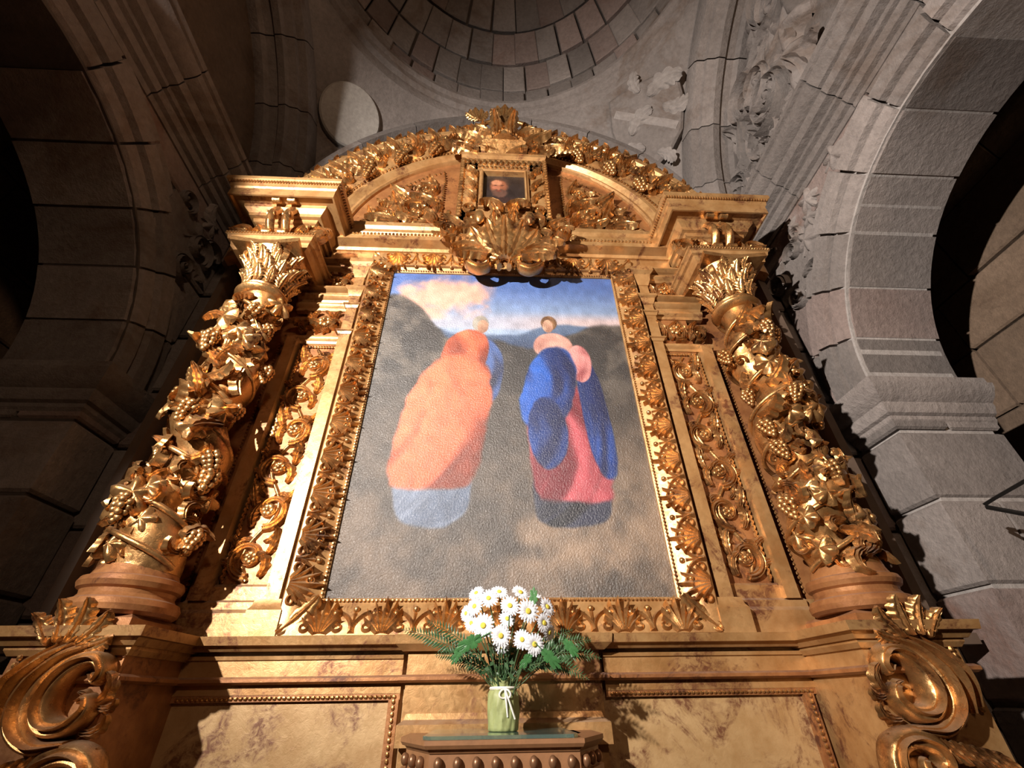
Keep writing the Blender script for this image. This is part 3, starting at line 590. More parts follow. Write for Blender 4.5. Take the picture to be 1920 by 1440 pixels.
# ------------------------------------------------------------------ entablature
for s, sd in both():
    xa, xb = (1.135, 1.575) if s > 0 else (-1.575, -1.135); yf = -0.335
    P = [(xa, 0.1), (xa, yf), (xb, yf), (xb, 0.1)]
    eb = thing('entablature_block', (s*1.355, -0.1, 2.115), 'projecting gilded cornice block with paired scrolls above the column '+LBL[s], 'cornice block', 'cornice blocks above the columns')
    obj('architrave', MB().mould(P, [(-0.2, 2.115), (-0.02, 2.115), (-0.005, 2.13), (0.0, 2.165), (0.015, 2.17), (0.02, 2.195), (0.03, 2.20), (0.03, 2.215), (-0.2, 2.215)]).box(xa+0.02, xb-0.02, yf+0.1, 0.1, 2.116, 2.214), GFLAT, eb, 0.4)
    obj('bead_row', beads(line((xa-0.02, yf-0.032, 2.207), (xb+0.02, yf-0.032, 2.207), 30), 0.008), GOLD, eb)
    xf, xg = xa+0.06, xb-0.06; Q = [(xf, 0.1), (xf, yf+0.07), (xg, yf+0.07), (xg, 0.1)]
    obj('frieze', MB().box(xf, xg, yf+0.07, 0.1, 2.2, 2.5), GDARK, eb, 0.4)
    obj('bed_moulding', MB().mould(Q, [(-0.1, 2.38), (0.012, 2.38), (0.015, 2.405), (0.03, 2.41), (0.035, 2.435), (0.055, 2.44), (0.06, 2.46), (0.085, 2.485), (0.09, 2.51), (-0.1, 2.51)]), GFLAT, eb, 0.4)
    obj('cornice', MB().mould(P, [(-0.22, 2.51), (0.075, 2.505), (0.082, 2.49), (0.092, 2.49), (0.092, 2.555), (0.10, 2.565), (0.105, 2.595), (0.125, 2.61), (0.125, 2.635), (-0.22, 2.635)]).box(xa+0.05, xb-0.05, yf+0.1, 0.1, 2.511, 2.634), GFLAT, eb, 0.35)
    obj('leaf_moulding', beads([(x, yf-0.112, 2.602) for x in np.linspace(xa-0.11, xb+0.11, 40)]+[(xa-0.112 if s > 0 else xb+0.112, y, 2.602) for y in np.linspace(yf-0.1, 0.05, 26)], 0.010, (1, 0.8, 1.2)), GOLD, eb)
    for dx in (-0.045, 0.045):                          # S-shaped modillions in front of the frieze
        x = s*1.345+dx; t = np.linspace(0, 1, 30); y = yf+0.05-0.085*np.sin(PI*t**0.8)-0.05*t; z = 2.225+0.275*t
        m = obj('modillion', MB().grid([[(x+w, yy-0.012*math.cos(w*100), zz) for w in np.linspace(-0.022, 0.022, 7)]+[(x+w, yy+0.03, zz) for w in np.linspace(0.022, -0.022, 3)] for yy, zz in zip(y, z)], False, True), GOLD, eb, 0.7)
        for zz, yy, rr in ((2.495, yf-0.055, 0.022), (2.375, yf-0.035, 0.027), (2.24, yf-0.01, 0.026)):
            obj('roll', MB().loft([[(x+w, yy+rr*k*math.cos(a), zz+rr*k*math.sin(a)) for a in np.linspace(0, 2*PI, 13)[:-1]] for w, k in ((-0.026, 0.7), (-0.022, 1), (0, 0.85), (0.022, 1), (0.026, 0.7))]), GOLD, m, 0.7)
    for k, (dx, dz, q, r_) in enumerate(((-0.17, 2.235, 0.17, -0.5), (-0.2, 2.31, 0.12, -1.2), (0.17, 2.235, 0.17, 0.5), (0.2, 2.31, 0.12, 1.2), (-0.12, 2.25, 0.14, 0.3), (0.12, 2.25, 0.14, -0.3))):
        motif('scroll', eb, (s*1.355+dx, yf+0.06, dz), r_, q, -1 if dx < 0 else 1, 'scroll', deep=1.3)
        motif('leaf_b', eb, (s*1.355+dx*0.8, yf+0.06, dz-0.01), r_, q, -1 if dx < 0 else 1, 'leaf', deep=1.6)
    for k in range(4):                                   # acanthus on the return facing the painting
        y = -0.26+0.075*k
        for key, q, dz in (('scroll', 0.10, 0.01), ('leaf_b', 0.13, 0.0), ('leaf_c', 0.11, 0.08)):
            put('leaf' if key != 'scroll' else 'scroll', LIB[key], eb, Matrix.Translation(((xf if s > 0 else xg), y, 2.225+dz)) @ Matrix.Rotation(-PI/2 if s > 0 else PI/2, 4, 'Z') @ Matrix.Rotation(random.uniform(-.6, .6), 4, 'Y') @ Matrix.Diagonal((q*random.choice((-1, 1)), q*1.5, q, 1)))

en = thing('entablature', (0, 0, 2.34), 'long straight gilded cornice between the two cornice blocks', 'cornice')
obj('frieze', MB().box(-1.14, 1.14, -0.055, 0.1, 2.34, 2.48), GFLAT, en, 0.4)
obj('architrave', MB().mould([(-1.14, -0.05), (1.14, -0.05)], [(-0.02, 2.33), (0.01, 2.33), (0.012, 2.355), (0.02, 2.36), (0.02, 2.375), (-0.02, 2.375)]), GFLAT, en, 0.4)
obj('cornice', MB().mould([(-1.14, -0.05), (1.14, -0.05)], [(-0.1, 2.455), (0.02, 2.455), (0.03, 2.475), (0.05, 2.48), (0.095, 2.485), (0.098, 2.52), (0.075, 2.535), (0.072, 2.555), (0.085, 2.57), (0.085, 2.60), (0.10, 2.62), (0.10, 2.66), (0.06, 2.665), (-0.1, 2.665)]), GFLAT, en, 0.35)
obj('bead_row', beads([(x, -0.148, 2.53) for x in np.linspace(-1.0, 1.0, 84)], 0.011, (1, 0.8, 0.9)), GOLD, en)

# ------------------------------------------------------------------ arched pediment
pe = thing('arched_pediment', (0, 0, 2.66), 'arched gilded pediment with a band of leaves and grapes and carved tympanum', 'pediment')
OC, OR_, IC, IR = 2.33, 1.755, 2.62, 1.165
def arc(a, f): # f = 0 inner arch, 1 outer arch
    return ((IR+(OR_-IR)*f)*math.cos(a), (IC+(OC-IC)*f)+(IR+(OR_-IR)*f)*math.sin(a))
obj('tympanum', MB().prism([arc(a, 0.02) for a in np.linspace(0, PI, 49)], 'y', 0.0, 0.08), GDARK, pe, 0.4)
prof = [(-0.02, 0.06), (-0.02, -0.02), (0.0, -0.035), (0.05, -0.03), (0.09, -0.045), (0.13, -0.06), (0.17, -0.062), (0.21, -0.05), (0.24, -0.052), (0.78, -0.085), (0.80, -0.10), (0.84, -0.105), (0.88, -0.125), (0.97, -0.13), (1.0, -0.12), (1.01, 0.06)]
aa = np.linspace(math.radians(-2), math.radians(182), 97)
obj('arch_band', MB().loft([[(arc(a, f)[0], y, arc(a, f)[1]) for f, y in prof] for a in aa]), GFLAT, pe, 0.45)
obj('dark_rim', MB().loft([[(arc(a, f)[0], y, arc(a, f)[1]) for f, y in ((1.0, 0.10), (1.0, -0.10), (1.035, -0.09), (1.035, 0.10))] for a in aa]), WOODD, pe, 0.4)
obj('bead_row', beads([(arc(a, 0.25)[0], -0.062, arc(a, 0.25)[1]) for a in np.linspace(0.15, PI-0.15, 120)], 0.011), GOLD, pe)
r = random.Random(2)
for side in (0, 1):
    for i in range(11):
        a = math.radians(12+6.6*i); a = a if side == 0 else PI-a; f = 1 if side == 0 else -1
        tang = lambda: (PI/2-a)*1.0
        x, z = arc(a, 0.40); motif('leaf_b', pe, (x, -0.068, z), PI/2-a-0.9*f, 0.26, f, 'leaf', deep=1.6)
        x, z = arc(a+0.03*f, 0.64); motif('leaf_c', pe, (x, -0.08, z), PI/2-a+1.1*f, 0.23, -f, 'leaf', deep=1.5)
        x, z = arc(a+0.05, 0.50); motif('scroll', pe, (x, -0.075, z), PI/2-a+r.uniform(-.4, .4), 0.14, f, 'scroll', deep=1.4)
        x, z = arc(a-0.04, 0.72); motif('vine_leaf', pe, (x, -0.085, z), PI/2-a+r.uniform(-1, 1), 0.19, f, 'leaf', deep=1.8)
        x, z = arc(a+0.02*f, 0.36); motif('leaf_a', pe, (x, -0.07, z), PI/2-a+r.uniform(-1.6, 1.6), 0.19, f, 'leaf', deep=1.6)
        if i % 2 == 0: x, z = arc(a-0.02, 0.33); motif('grapes', pe, (x, -0.085, z+0.03), (PI/2-a)*0.5-0.6*f, 0.19, f, 'grape_cluster')
        if i % 2 == 1: x, z = arc(a, 0.62); motif('rosette', pe, (x, -0.10, z), r.random(), 0.11, 1, 'rosette', deep=1.4)
for f in (-1, 1):                                        # carved leaf panels of the tympanum
    z0 = 2.80; poly = [(0.47, z0)]+[(x, z) for x, z in [(1.03*math.cos(a), 2.64+1.03*math.sin(a)) for a in np.linspace(0.16, 1.08, 9)]]+[(0.47, 3.44)]
    pan = obj('tympanum_panel', MB().prism([(f*x, z) for x, z in poly], 'y', -0.012, 0.02), GDARK, pe, 0.4)
    loop = poly+[poly[0]]; pts = []
    for a, b_ in zip(loop, loop[1:]): 
        n = max(2, int(math.dist(a, b_)/0.03)); pts += [(f*(a[0]+(b_[0]-a[0])*k/n), -0.018, a[1]+(b_[1]-a[1])*k/n) for k in range(n)]
    obj('bead_row', beads(pts, 0.011), GOLD, pan)
    for (x, z, ro, q, key) in ((0.62, 2.86, 0.1, 0.26, 'scroll'), (0.84, 2.84, 0.4, 0.18, 'scroll'), (0.60, 3.16, -0.4, 0.18, 'scroll'), (0.5, 2.85, 0.3, 0.26, 'leaf_b'), (0.56, 2.83, 1.2, 0.22, 'leaf_a'), (0.72, 2.84, 0.2, 0.28, 'leaf_a'), (0.76, 2.82, 0.9, 0.26, 'leaf_b'), (0.92, 2.83, 0.3, 0.16, 'leaf_a'), (0.9, 2.83, 1.2, 0.15, 'leaf_b'), (0.50, 3.05, 0.6, 0.25, 'leaf_b'), (0.55, 3.2, -0.3, 0.2, 'leaf_c'), (0.52, 3.24, 0.2, 0.18, 'leaf_a'), (0.66, 3.08, 0.8, 0.24, 'leaf_a'), (0.78, 3.0, 0.5, 0.2, 'leaf_c'), (0.70, 2.96, -0.9, 0.2, 'leaf_b'), (0.62, 3.28, 1.0, 0.13, 'leaf_b'), (0.84, 3.05, 1.1, 0.12, 'leaf_a'), (0.62, 2.98, 2.2, 0.18, 'leaf_b'), (0.49, 2.98, 0.0, 0.16, 'leaf_a')):
        motif(key, pan, (f*x, -0.012, z), f*ro, q, f, 'scroll' if key == 'scroll' else 'leaf', deep=1.4)
    for x, z, q in ((0.63, 2.98, 0.12), (0.85, 2.91, 0.09), (0.60, 3.25, 0.08), (0.74, 3.12, 0.07)): motif('rosette', pan, (f*x, -0.03, z), 0.3, q, 1, 'rosette', deep=1.6)

# ------------------------------------------------------------------ crest cartouche over the pediment
cr = thing('crest_cartouche', (0, -0.1, 2.4), 'gilded crest with beaded frame, crown and large acanthus over the arched pediment', 'cartouche')
yc = -0.15
obj('back_plate', MB().box(-0.33, 0.33, yc, 0.02, 2.62, 3.50), GFLAT, cr, 0.4)
for x0, x1, z0, z1 in ((-0.31, -0.20, 2.70, 3.42), (0.20, 0.31, 2.70, 3.42), (-0.31, 0.31, 3.32, 3.47), (-0.31, 0.31, 2.70, 2.80)): obj('frame_board', MB().box(x0, x1, yc-0.03, yc+0.01, z0, z1), GFLAT, cr, 0.4)
def rect_frame(x, z0, z1, w, y0, y1): # mitred picture frame outline
    b = MB(); prof = [(0, y1), (0, y0), (w*0.3, y0-0.006), (w*0.6, y0+0.006), (w, y0+0.012), (w, y1)]
    rings = [[(sx*(x+o), y, (z1+o) if top else (z0-o)) for o, y in prof] for sx, top in ((-1, False), (1, False), (1, True), (-1, True))]
    return b.loft(rings, False, True)
obj('inner_frame', rect_frame(0.155, 2.85, 3.27, 0.03, yc-0.05, yc), GFLAT, cr, 0.4)
for f in (-1, 1): obj('bead_column', beads([(f*0.315, yc-0.03, z) for z in np.linspace(2.72, 3.45, 22)], 0.026, (0.9, 0.9, 0.75)), GOLD, cr)
obj('egg_row', beads([(x, yc-0.035, 3.42) for x in np.linspace(-0.28, 0.28, 14)], 0.024, (0.8, 0.9, 1.4)), GOLD, cr)
obj('bead_row', beads([(x, yc-0.035, 3.355) for x in np.linspace(-0.26, 0.26, 17)], 0.012), GOLD, cr)
for f in (-1, 1):
    for z in (2.88, 3.04, 3.20): motif('leaf_b', cr, (f*0.215, yc-0.03, z), -f*0.1, 0.14, f, 'leaf', deep=1.5)
    motif('scroll', cr, (f*0.25, yc-0.03, 3.28), 0, 0.09, f, 'scroll', deep=1.3); motif('scroll', cr, (f*0.24, yc-0.04, 2.74), 0, 0.10, f, 'scroll', deep=1.3)
obj('crown_ledge', MB().mould([(-0.30, 0.0), (-0.30, yc-0.01), (0.30, yc-0.01), (0.30, 0.0)], [(-0.05, 3.48), (0.02, 3.48), (0.035, 3.51), (0.035, 3.55), (-0.05, 3.56)]), GFLAT, cr, 0.4)
def shell_row(q):
    return [(q*0.18*math.cos(a)*(1+0.05*math.cos(18*a)), yc-0.04-0.09*math.sin(PI*q*0.5)*(1-abs(math.cos(a))*0.4), 3.57+q*0.20*math.sin(a)*(1+0.05*math.cos(18*a))) for a in np.linspace(0, PI, 37)]+[(-0.17*q, yc+0.05, 3.55), (0.17*q, yc+0.05, 3.55)]
obj('shell', MB().loft([shell_row(q) for q in (0.1, 0.3, 0.55, 0.8, 1.0)]), GOLD, cr, 1.0)
obj('stalk', MB().lathe([(0.12, 3.66), (0.075, 3.76), (0.055, 3.86), (0.06, 3.98), (0.085, 4.06), (0.05, 4.10)], (0, yc-0.03, 0), 16), GOLD, cr, 0.9)
for f in (-1, 1):
    for (x, z, ro, q, key, y) in ((0.13, 3.56, 0.25, 0.36, 'leaf_b', 0.0), (0.2, 3.55, 0.75, 0.33, 'leaf_b', 0.02), (0.1, 3.66, 0.05, 0.32, 'leaf_c', -0.03), (0.24, 3.55, 1.1, 0.17, 'leaf_a', 0.01), (0.16, 3.80, 0.5, 0.24, 'leaf_c', 0.02), (0.22, 3.76, 0.2, 0.24, 'leaf_b', 0.03), (0.06, 3.70, -0.1, 0.28, 'leaf_a', -0.06), (0.26, 3.56, 0.2, 0.17, 'leaf_c', -0.02), (0.20, 3.88, -0.3, 0.18, 'leaf_a', 0.03), (0.24, 3.66, 0.9, 0.16, 'leaf_c', 0.0), (0.12, 3.88, 0.3, 0.17, 'leaf_b', 0.0)):
        motif(key, cr, (f*x, yc-0.02+y, z), f*ro, q, f, 'crown_leaf', deep=1.5)
    motif('scroll', cr, (f*0.2, yc-0.03, 3.60), 0, 0.19, f, 'scroll', deep=1.2); motif('scroll', cr, (f*0.16, yc-0.03, 3.78), 0.3, 0.16, -f, 'scroll', deep=1.2); motif('rosette', cr, (f*0.27, yc-0.03, 3.66), 0.3, 0.12, f, 'rosette', deep=1.2)
    obj('rim_beads', beads([(f*(0.06+0.028*k), yc-0.06, 3.60+0.012*k) for k in range(9)], 0.02), GOLD, cr)
t = np.linspace(0, 1, 26); obj('handle', MB().tube(np.stack([-0.21+0.44*t, np.full(26, yc-0.02), 4.02+0.13*np.sin(PI*np.clip(t, 0, 1))**0.45], 1), 0.020, 8), GOLD, cr, 1.0)
for x, z, q in ((-0.22, 4.15, 0.17), (-0.01, 4.17, 0.21)):
    for ro in (-0.75, -0.35, 0.0, 0.35, 0.75): motif('leaf_g', cr, (x, yc-0.02, z-0.02), ro+(0.1 if x > -0.1 else -0.2), q*(1-0.25*abs(ro)), 1, 'finial_leaf', deep=1.0)
# the great acanthus at the foot of the crest, free-standing and curling
for i, (a, L) in enumerate(((-1.25, 0.26), (-0.85, 0.33), (-0.42, 0.37), (0.0, 0.38), (0.42, 0.37), (0.85, 0.33), (1.25, 0.26))):
    motif('leaf_g', cr, (0.02*(i-3), -0.175-0.010*(3-abs(i-3)), 2.24), a*0.72, L*0.92, 1, 'great_leaf', deep=0.9)
obj('foot_bracket', MB().prism([(-0.02, 2.46), (-0.09, 2.29), (-0.15, 2.21), (-0.165, 2.23), (-0.18, 2.28), (-0.17, 2.42), (-0.15, 2.64), (-0.02, 2.64)], 'x', -0.07, 0.07), GOLD, cr, 0.5)
for f in (-1, 1):
    S, t = crom([(f*0.03, 2.21), (f*0.06, 2.30), (f*0.145, 2.345), (f*0.225, 2.30), (f*0.225, 2.225), (f*0.165, 2.18), (f*0.105, 2.20), (f*0.10, 2.255), (f*0.14, 2.28), (f*0.165, 2.255)], 56)
    obj('great_volute', MB().ribbon(S, np.interp(t, [0, .3, .6, 1], [0.018, 0.027, 0.021, 0.012]), np.interp(t, [0, .4, 1], [0.035, 0.05, 0.035]), 9, 3, 0.2, 0.165, 0.9), GOLD, cr, 0.9)
    for (x, z, ro, qq, key, y) in ((0.10, 2.25, 1.15, 0.24, 'leaf_b', -0.05), (0.13, 2.28, 0.75, 0.27, 'leaf_c', -0.045), (0.17, 2.30, 1.5, 0.16, 'leaf_a', -0.04), (0.1, 2.46, 0.35, 0.22, 'leaf_b', -0.04), (0.16, 2.50, 0.9, 0.22, 'leaf_c', -0.03), (0.26, 2.52, 0.2, 0.22, 'leaf_b', -0.01), (0.012, 2.74, 0.45, 0.22, 'leaf_c', -0.06), (0.22, 2.44, 1.3, 0.20, 'leaf_b', -0.03), (0.05, 2.46, 0.1, 0.20, 'leaf_g', -0.04), (0.17, 2.60, -0.2, 0.17, 'leaf_c', -0.03), (0.28, 2.60, 0.9, 0.15, 'leaf_b', -0.02), (0.03, 2.62, 0.2, 0.16, 'leaf_a', -0.05)):
        motif(key, cr, (f*x, yc+y, z), f*ro, qq, f, 'acanthus_leaf', deep=1.6)
    motif('scroll', cr, (f*0.37, yc-0.06, 2.44), 0.2, 0.13, f, 'ear_scroll', deep=1.6); motif('leaf_b', cr, (f*0.31, yc-0.05, 2.50), f*0.8, 0.17, f, 'ear_leaf', deep=1.6); motif('leaf_a', cr, (f*0.37, yc-0.05, 2.47), f*1.6, 0.10, f, 'ear_leaf', deep=1.6)
    motif('scroll', cr, (f*0.22, yc-0.05, 2.52), 0.1, 0.19, -f, 'scroll', deep=1.4)
    obj('pod', MB().ball((f*0.165, yc-0.13, 2.56), 0.042, 14, 10, (0.85, 0.8, 1.5)), GOLD, cr, 1.0)
    obj('side_pendant', beads([(f*0.385, yc-0.02, z) for z in np.linspace(2.60, 2.76, 6)], 0.026, (0.8, 0.8, 0.8)), GOLD, cr)
# ------------------------------------------------------------------ paintings
def srgb(c): c = np.asarray(c, float); return np.where(c <= 0.04045, c/12.92, ((c+0.055)/1.055)**2.4)
def paint_material(name, rough, coat, cscale, cb):
    m, nt, ns, ls, p = nodes_of(name)
    at_ = N(ns, 'ShaderNodeVertexColor', layer_name='paint'); ls.new(at_.outputs[0], p.inputs['Base Color'])
    p.inputs['Roughness'].default_value = rough; p.inputs['Coat Weight'].default_value = coat; p.inputs['Coat Roughness'].default_value = 0.34
    pos = N(ns, 'ShaderNodeNewGeometry').outputs['Position']; n = noise(ns, ls, pos, cscale, 4, 0.6, 0.3); n2 = noise(ns, ls, pos, 7, 3, 0.5)
    ad = N(ns, 'ShaderNodeMath', operation='ADD'); ls.new(n.outputs[0], ad.inputs[0]); ls.new(n2.outputs[0], ad.inputs[1])
    bump(ns, ls, ad.outputs[0], cb, 0.012, p); ls.new(p.inputs['Normal'].links[0].from_socket, p.inputs['Coat Normal']); return m
def canvas(name, x0, x1, z0, z1, y, nu, nv, func, mat, parent):
    u = np.linspace(0, 1, nu); v = np.linspace(0, 1, nv); U, V = np.meshgrid(u, v)
    vs = np.stack([x0+(x1-x0)*U, np.full_like(U, y), z0+(z1-z0)*V], -1).reshape(-1, 3)
    i = np.arange(nv-1)[:, None]*nu+np.arange(nu-1)[None]; fs = np.stack([i, i+1, i+nu+1, i+nu], -1).reshape(-1, 4)
    me = bpy.data.meshes.new(name); me.from_pydata(vs.tolist(), [], fs.tolist()); me.materials.append(mat)
    ca = me.color_attributes.new('paint', 'FLOAT_COLOR', 'POINT'); col = func(U, V); rgba = np.concatenate([srgb(np.clip(col, 0, 1)), np.ones_like(U)[..., None]], -1)
    ca.data.foreach_set('color', rgba.astype(np.float32).ravel()); return put(name, me, parent)
def vnoise(U, V, su, sv, seed, oct_=4):
    out = np.zeros_like(U); amp = 1.0; tot = 0
    for o in range(oct_):
        g = np.random.default_rng(seed+o).random((64, 64)); x = U*su*2**o; y = V*sv*2**o
        xi, yi = np.floor(x).astype(int), np.floor(y).astype(int); fx, fy = x-xi, y-yi; fx = fx*fx*(3-2*fx); fy = fy*fy*(3-2*fy)
        G = lambda a, b: g[b % 64, a % 64]
        out += amp*((G(xi, yi)*(1-fx)+G(xi+1, yi)*fx)*(1-fy)+(G(xi, yi+1)*(1-fx)+G(xi+1, yi+1)*fx)*fy); tot += amp; amp *= 0.5
    return out/tot
def sst(a, b, x): t = np.clip((x-a)/(b-a), 0, 1); return t*t*(3-2*t)
def big_painting(U, V):                                 # plain landscape with two simple robed colour masses
    n = vnoise(U, V, 5, 7, 1); n2 = vnoise(U, V, 14, 20, 8); n3 = vnoise(U, V, 40, 40, 20, 2)
    L = lambda a, b, t: np.asarray(a)*(1-t[..., None])+np.asarray(b)*t[..., None]
    col = L((0.60, 0.68, 0.80), (0.30, 0.42, 0.68), sst(0.76, 0.98, V+0.05*(n-0.5)))
    col = col+(n[..., None]-0.5)*0.10
    cl = sst(0.0, 0.10, 0.16-np.hypot((U-0.26)*0.62, (V-0.885)*1.5)+0.16*(n2-0.45)); col = col*(1-cl[..., None])+np.asarray((0.90, 0.68, 0.60))*cl[..., None]
    hz = sst(0.745, 0.765, V)*sst(0.84, 0.79, V)*(0.3+0.5*sst(0.4, 0.9, U)); col = col*(1-hz[..., None])+np.asarray((0.86, 0.74, 0.72))*hz[..., None]
    mt = sst(0.008, -0.008, V-(0.755+0.035*np.sin(9*U+1)+0.05*(n-0.5)-0.0)); mcol = L((0.22, 0.29, 0.42), (0.36, 0.44, 0.56), sst(0.66, 0.78, V)+0.2*(n2-0.5))
    col = col*(1-mt[..., None])+mcol*mt[..., None]
    hl = sst(0.01, -0.01, V-(0.70+0.20*sst(0.34, 0.05, U)+0.10*sst(0.62, 0.95, U)+0.07*(n-0.5))); g = L((0.22, 0.21, 0.21), (0.42, 0.39, 0.36), sst(0.40, 0.70, n2)*0.8)
    col = col*(1-hl[..., None])+g*hl[..., None]
    gr = sst(0.62, 0.40, V+0.12*(n-0.5)); gc = L((0.27, 0.245, 0.23), (0.58, 0.49, 0.41), sst(0.30, 0.66, 0.6*n+0.4*n2)*sst(0.60, 0.10, V)*(0.55+0.45*sst(0.35, 0.7, U))); col = col*(1-gr[..., None])+gc*gr[..., None]
    def blob(cx, cv, ru, rv, c0, c1, folds, p=2.0, lean=0.0, cut=None):
        nonlocal col
        x = (U-cx-lean*(V-cv))/ru; y = (V-cv)/rv; m = sst(0, 0.10, 1-(np.abs(x)**p+np.abs(y)**p)**(1/p)+0.16*(n2-0.5))
        if cut is not None: m = m*sst(0, 0.015, V-cut-0.02*(n2-0.5)-0.015*x*x)
        fo = vnoise((x+3)*0.5+0.5*y*y, y+5, folds*0.6, 0.9, int(cx*1000)+int(cv*100), 3); sh = 0.75*sst(0.30, 0.70, fo)+0.40*(0.5-0.5*x)+0.12*y-0.08
        col = col*(1-m[..., None])+L(c0, c1, np.clip(sh, 0, 1))*m[..., None]
    OR0, OR1, BL0, BL1 = (0.46, 0.17, 0.10), (0.93, 0.47, 0.32), (0.04, 0.09, 0.27), (0.14, 0.37, 0.76)
    # orange robed mass over a pale hem
    blob(0.27, 0.25, 0.130, 0.105, (0.34, 0.39, 0.48), (0.68, 0.73, 0.82), 7, 3.0)
    blob(0.405, 0.775, 0.036, 0.036, (0.45, 0.42, 0.39), (0.72, 0.70, 0.66), 2)
    blob(0.42, 0.60, 0.085, 0.125, (0.10, 0.12, 0.22), (0.34, 0.47, 0.74), 5, 2.2)
    blob(0.35, 0.66, 0.095, 0.095, OR0, OR1, 4, 2.2, 0.2)
    blob(0.29, 0.42, 0.165, 0.235, OR0, OR1, 6, 2.6, 0.18, 0.23)
    blob(0.415, 0.765, 0.024, 0.028, (0.60, 0.44, 0.36), (0.80, 0.63, 0.53), 2)
    # blue mass over red, dark hem
    blob(0.72, 0.23, 0.135, 0.085, (0.07, 0.08, 0.12), (0.23, 0.25, 0.35), 8, 3.0)
    blob(0.72, 0.36, 0.145, 0.20, (0.36, 0.08, 0.13), (0.88, 0.42, 0.46), 7, 3.2, -0.1, 0.20)
    blob(0.835, 0.46, 0.050, 0.20, BL0, BL1, 4, 2.4, -0.1)
    blob(0.69, 0.785, 0.036, 0.032, (0.36, 0.25, 0.17), (0.62, 0.46, 0.32), 3)
    blob(0.70, 0.69, 0.085, 0.055, (0.66, 0.44, 0.40), (0.90, 0.68, 0.62), 3)
    blob(0.80, 0.63, 0.050, 0.072, (0.55, 0.26, 0.28), (0.93, 0.64, 0.62), 4)
    blob(0.67, 0.54, 0.105, 0.155, BL0, BL1, 6, 2.3, 0.25)
    blob(0.655, 0.40, 0.075, 0.11, BL0, (0.10, 0.27, 0.58), 4, 2.0)
    blob(0.685, 0.772, 0.023, 0.028, (0.66, 0.48, 0.40), (0.87, 0.70, 0.60), 2)
    col = col*(0.90+0.2*n3[..., None]); return col*0.86
def portrait_paint(U, V):
    n = vnoise(U, V, 6, 6, 31); n2 = vnoise(U, V, 16, 16, 35)
    col = np.ones(U.shape+(3,))*np.array((0.13, 0.10, 0.10))+(n[..., None]-0.5)*0.10
    for cx, cv, ru, rv, c in ((0.5, 0.12, 0.5, 0.28, (0.20, 0.13, 0.12)), (0.40, 0.77, 0.30, 0.22, (0.24, 0.17, 0.14)), (0.38, 0.67, 0.25, 0.25, (0.56, 0.34, 0.24)), (0.33, 0.78, 0.15, 0.10, (0.74, 0.50, 0.38)), (0.30, 0.64, 0.09, 0.08, (0.68, 0.42, 0.32)), (0.40, 0.47, 0.22, 0.15, (0.36, 0.25, 0.21)), (0.30, 0.70, 0.055, 0.018, (0.34, 0.20, 0.15)), (0.46, 0.70, 0.055, 0.018, (0.34, 0.20, 0.15)), (0.375, 0.62, 0.045, 0.08, (0.68, 0.42, 0.31)), (0.38, 0.53, 0.09, 0.02, (0.44, 0.22, 0.17))):
        m = sst(0, 0.35, 1-np.hypot((U-cx)/ru, (V-cv)/rv)+0.15*(n2-0.5)); col = col*(1-m[..., None])+np.asarray(c)*m[..., None]
    return col*(0.8+0.25*n2[..., None])
PX, PZ0, PZ1 = 0.72, 0.339, 2.295
pt = thing('painting', (0, 0, 0.2), 'large framed oil painting with orange and blue robed shapes before a landscape', 'painting')
CANV = paint_material('varnished_canvas', 0.45, 0.6, 120, 0.5)
canvas('canvas', -PX-0.01, PX+0.01, PZ0-0.01, PZ1+0.01, -0.018, 261, 351, big_painting, CANV, pt)
fr = obj('frame', MB().loft([[(sx*(PX+o), y, (PZ1+o*0.93) if top else (PZ0-o)) for o, y in ((0, 0.02), (0, -0.028), (0.008, -0.034), (0.016, -0.03), (0.03, -0.036), (0.07, -0.062), (0.11, -0.082), (0.135, -0.084), (0.145, -0.07), (0.145, 0.02))] for sx, top in ((-1, False), (1, False), (1, True), (-1, True))], False, True), GFLAT, pt, 0.5)
TILT = math.atan2(0.048, 0.1)
def frame_side(n, p0, p1, ry):                           # motifs stand on the outer edge and lean over the rail
    for i in range(n):
        p = lerp(p0, p1, (i+0.5)/n); key = 'palmette' if i % 2 == 0 else 'curl'
        M = Matrix.Translation(p) @ Matrix.Rotation(ry, 4, 'Y') @ Matrix.Rotation(-TILT, 4, 'X') @ Matrix.Diagonal((0.150 if key == 'palmette' else 0.135, 0.17, 0.128, 1))
        put('frame_leaf', LIB[key], fr, M)
o = 0.132
frame_side(13, (-PX-0.03, -0.080, PZ0-o), (PX+0.03, -0.080, PZ0-o), 0); frame_side(13, (-PX-0.03, -0.080, PZ1+o*0.93), (PX+0.03, -0.080, PZ1+o*0.93), PI)
frame_side(21, (-PX-o, -0.080, PZ0), (-PX-o, -0.080, PZ1), PI/2); frame_side(21, (PX+o, -0.080, PZ0), (PX+o, -0.080, PZ1), -PI/2)
for sx, zc, ry in ((-1, PZ0-o, PI/4), (1, PZ0-o, -PI/4), (-1, PZ1+o*0.93, 3*PI/4), (1, PZ1+o*0.93, -3*PI/4)):
    put('corner_leaf', LIB['leaf_s'], fr, Matrix.Translation((sx*(PX+o), -0.078, zc)) @ Matrix.Rotation(ry, 4, 'Y') @ Matrix.Rotation(-TILT*0.8, 4, 'X') @ Matrix.Diagonal((0.16, 0.15, 0.17, 1)))
bd = [(sx*(PX+0.009), -0.036, z) for sx in (-1, 1) for z in np.linspace(PZ0, PZ1, 120)]+[(x, -0.036, z) for z in (PZ0-0.009, PZ1+0.008) for x in np.linspace(-PX, PX, 90)]
obj('bead_row', beads(bd, 0.006), GOLD, fr)
po = thing('portrait', (0, -0.15, 2.85), 'small dark portrait of a bearded head set in the gilded crest', 'painting')
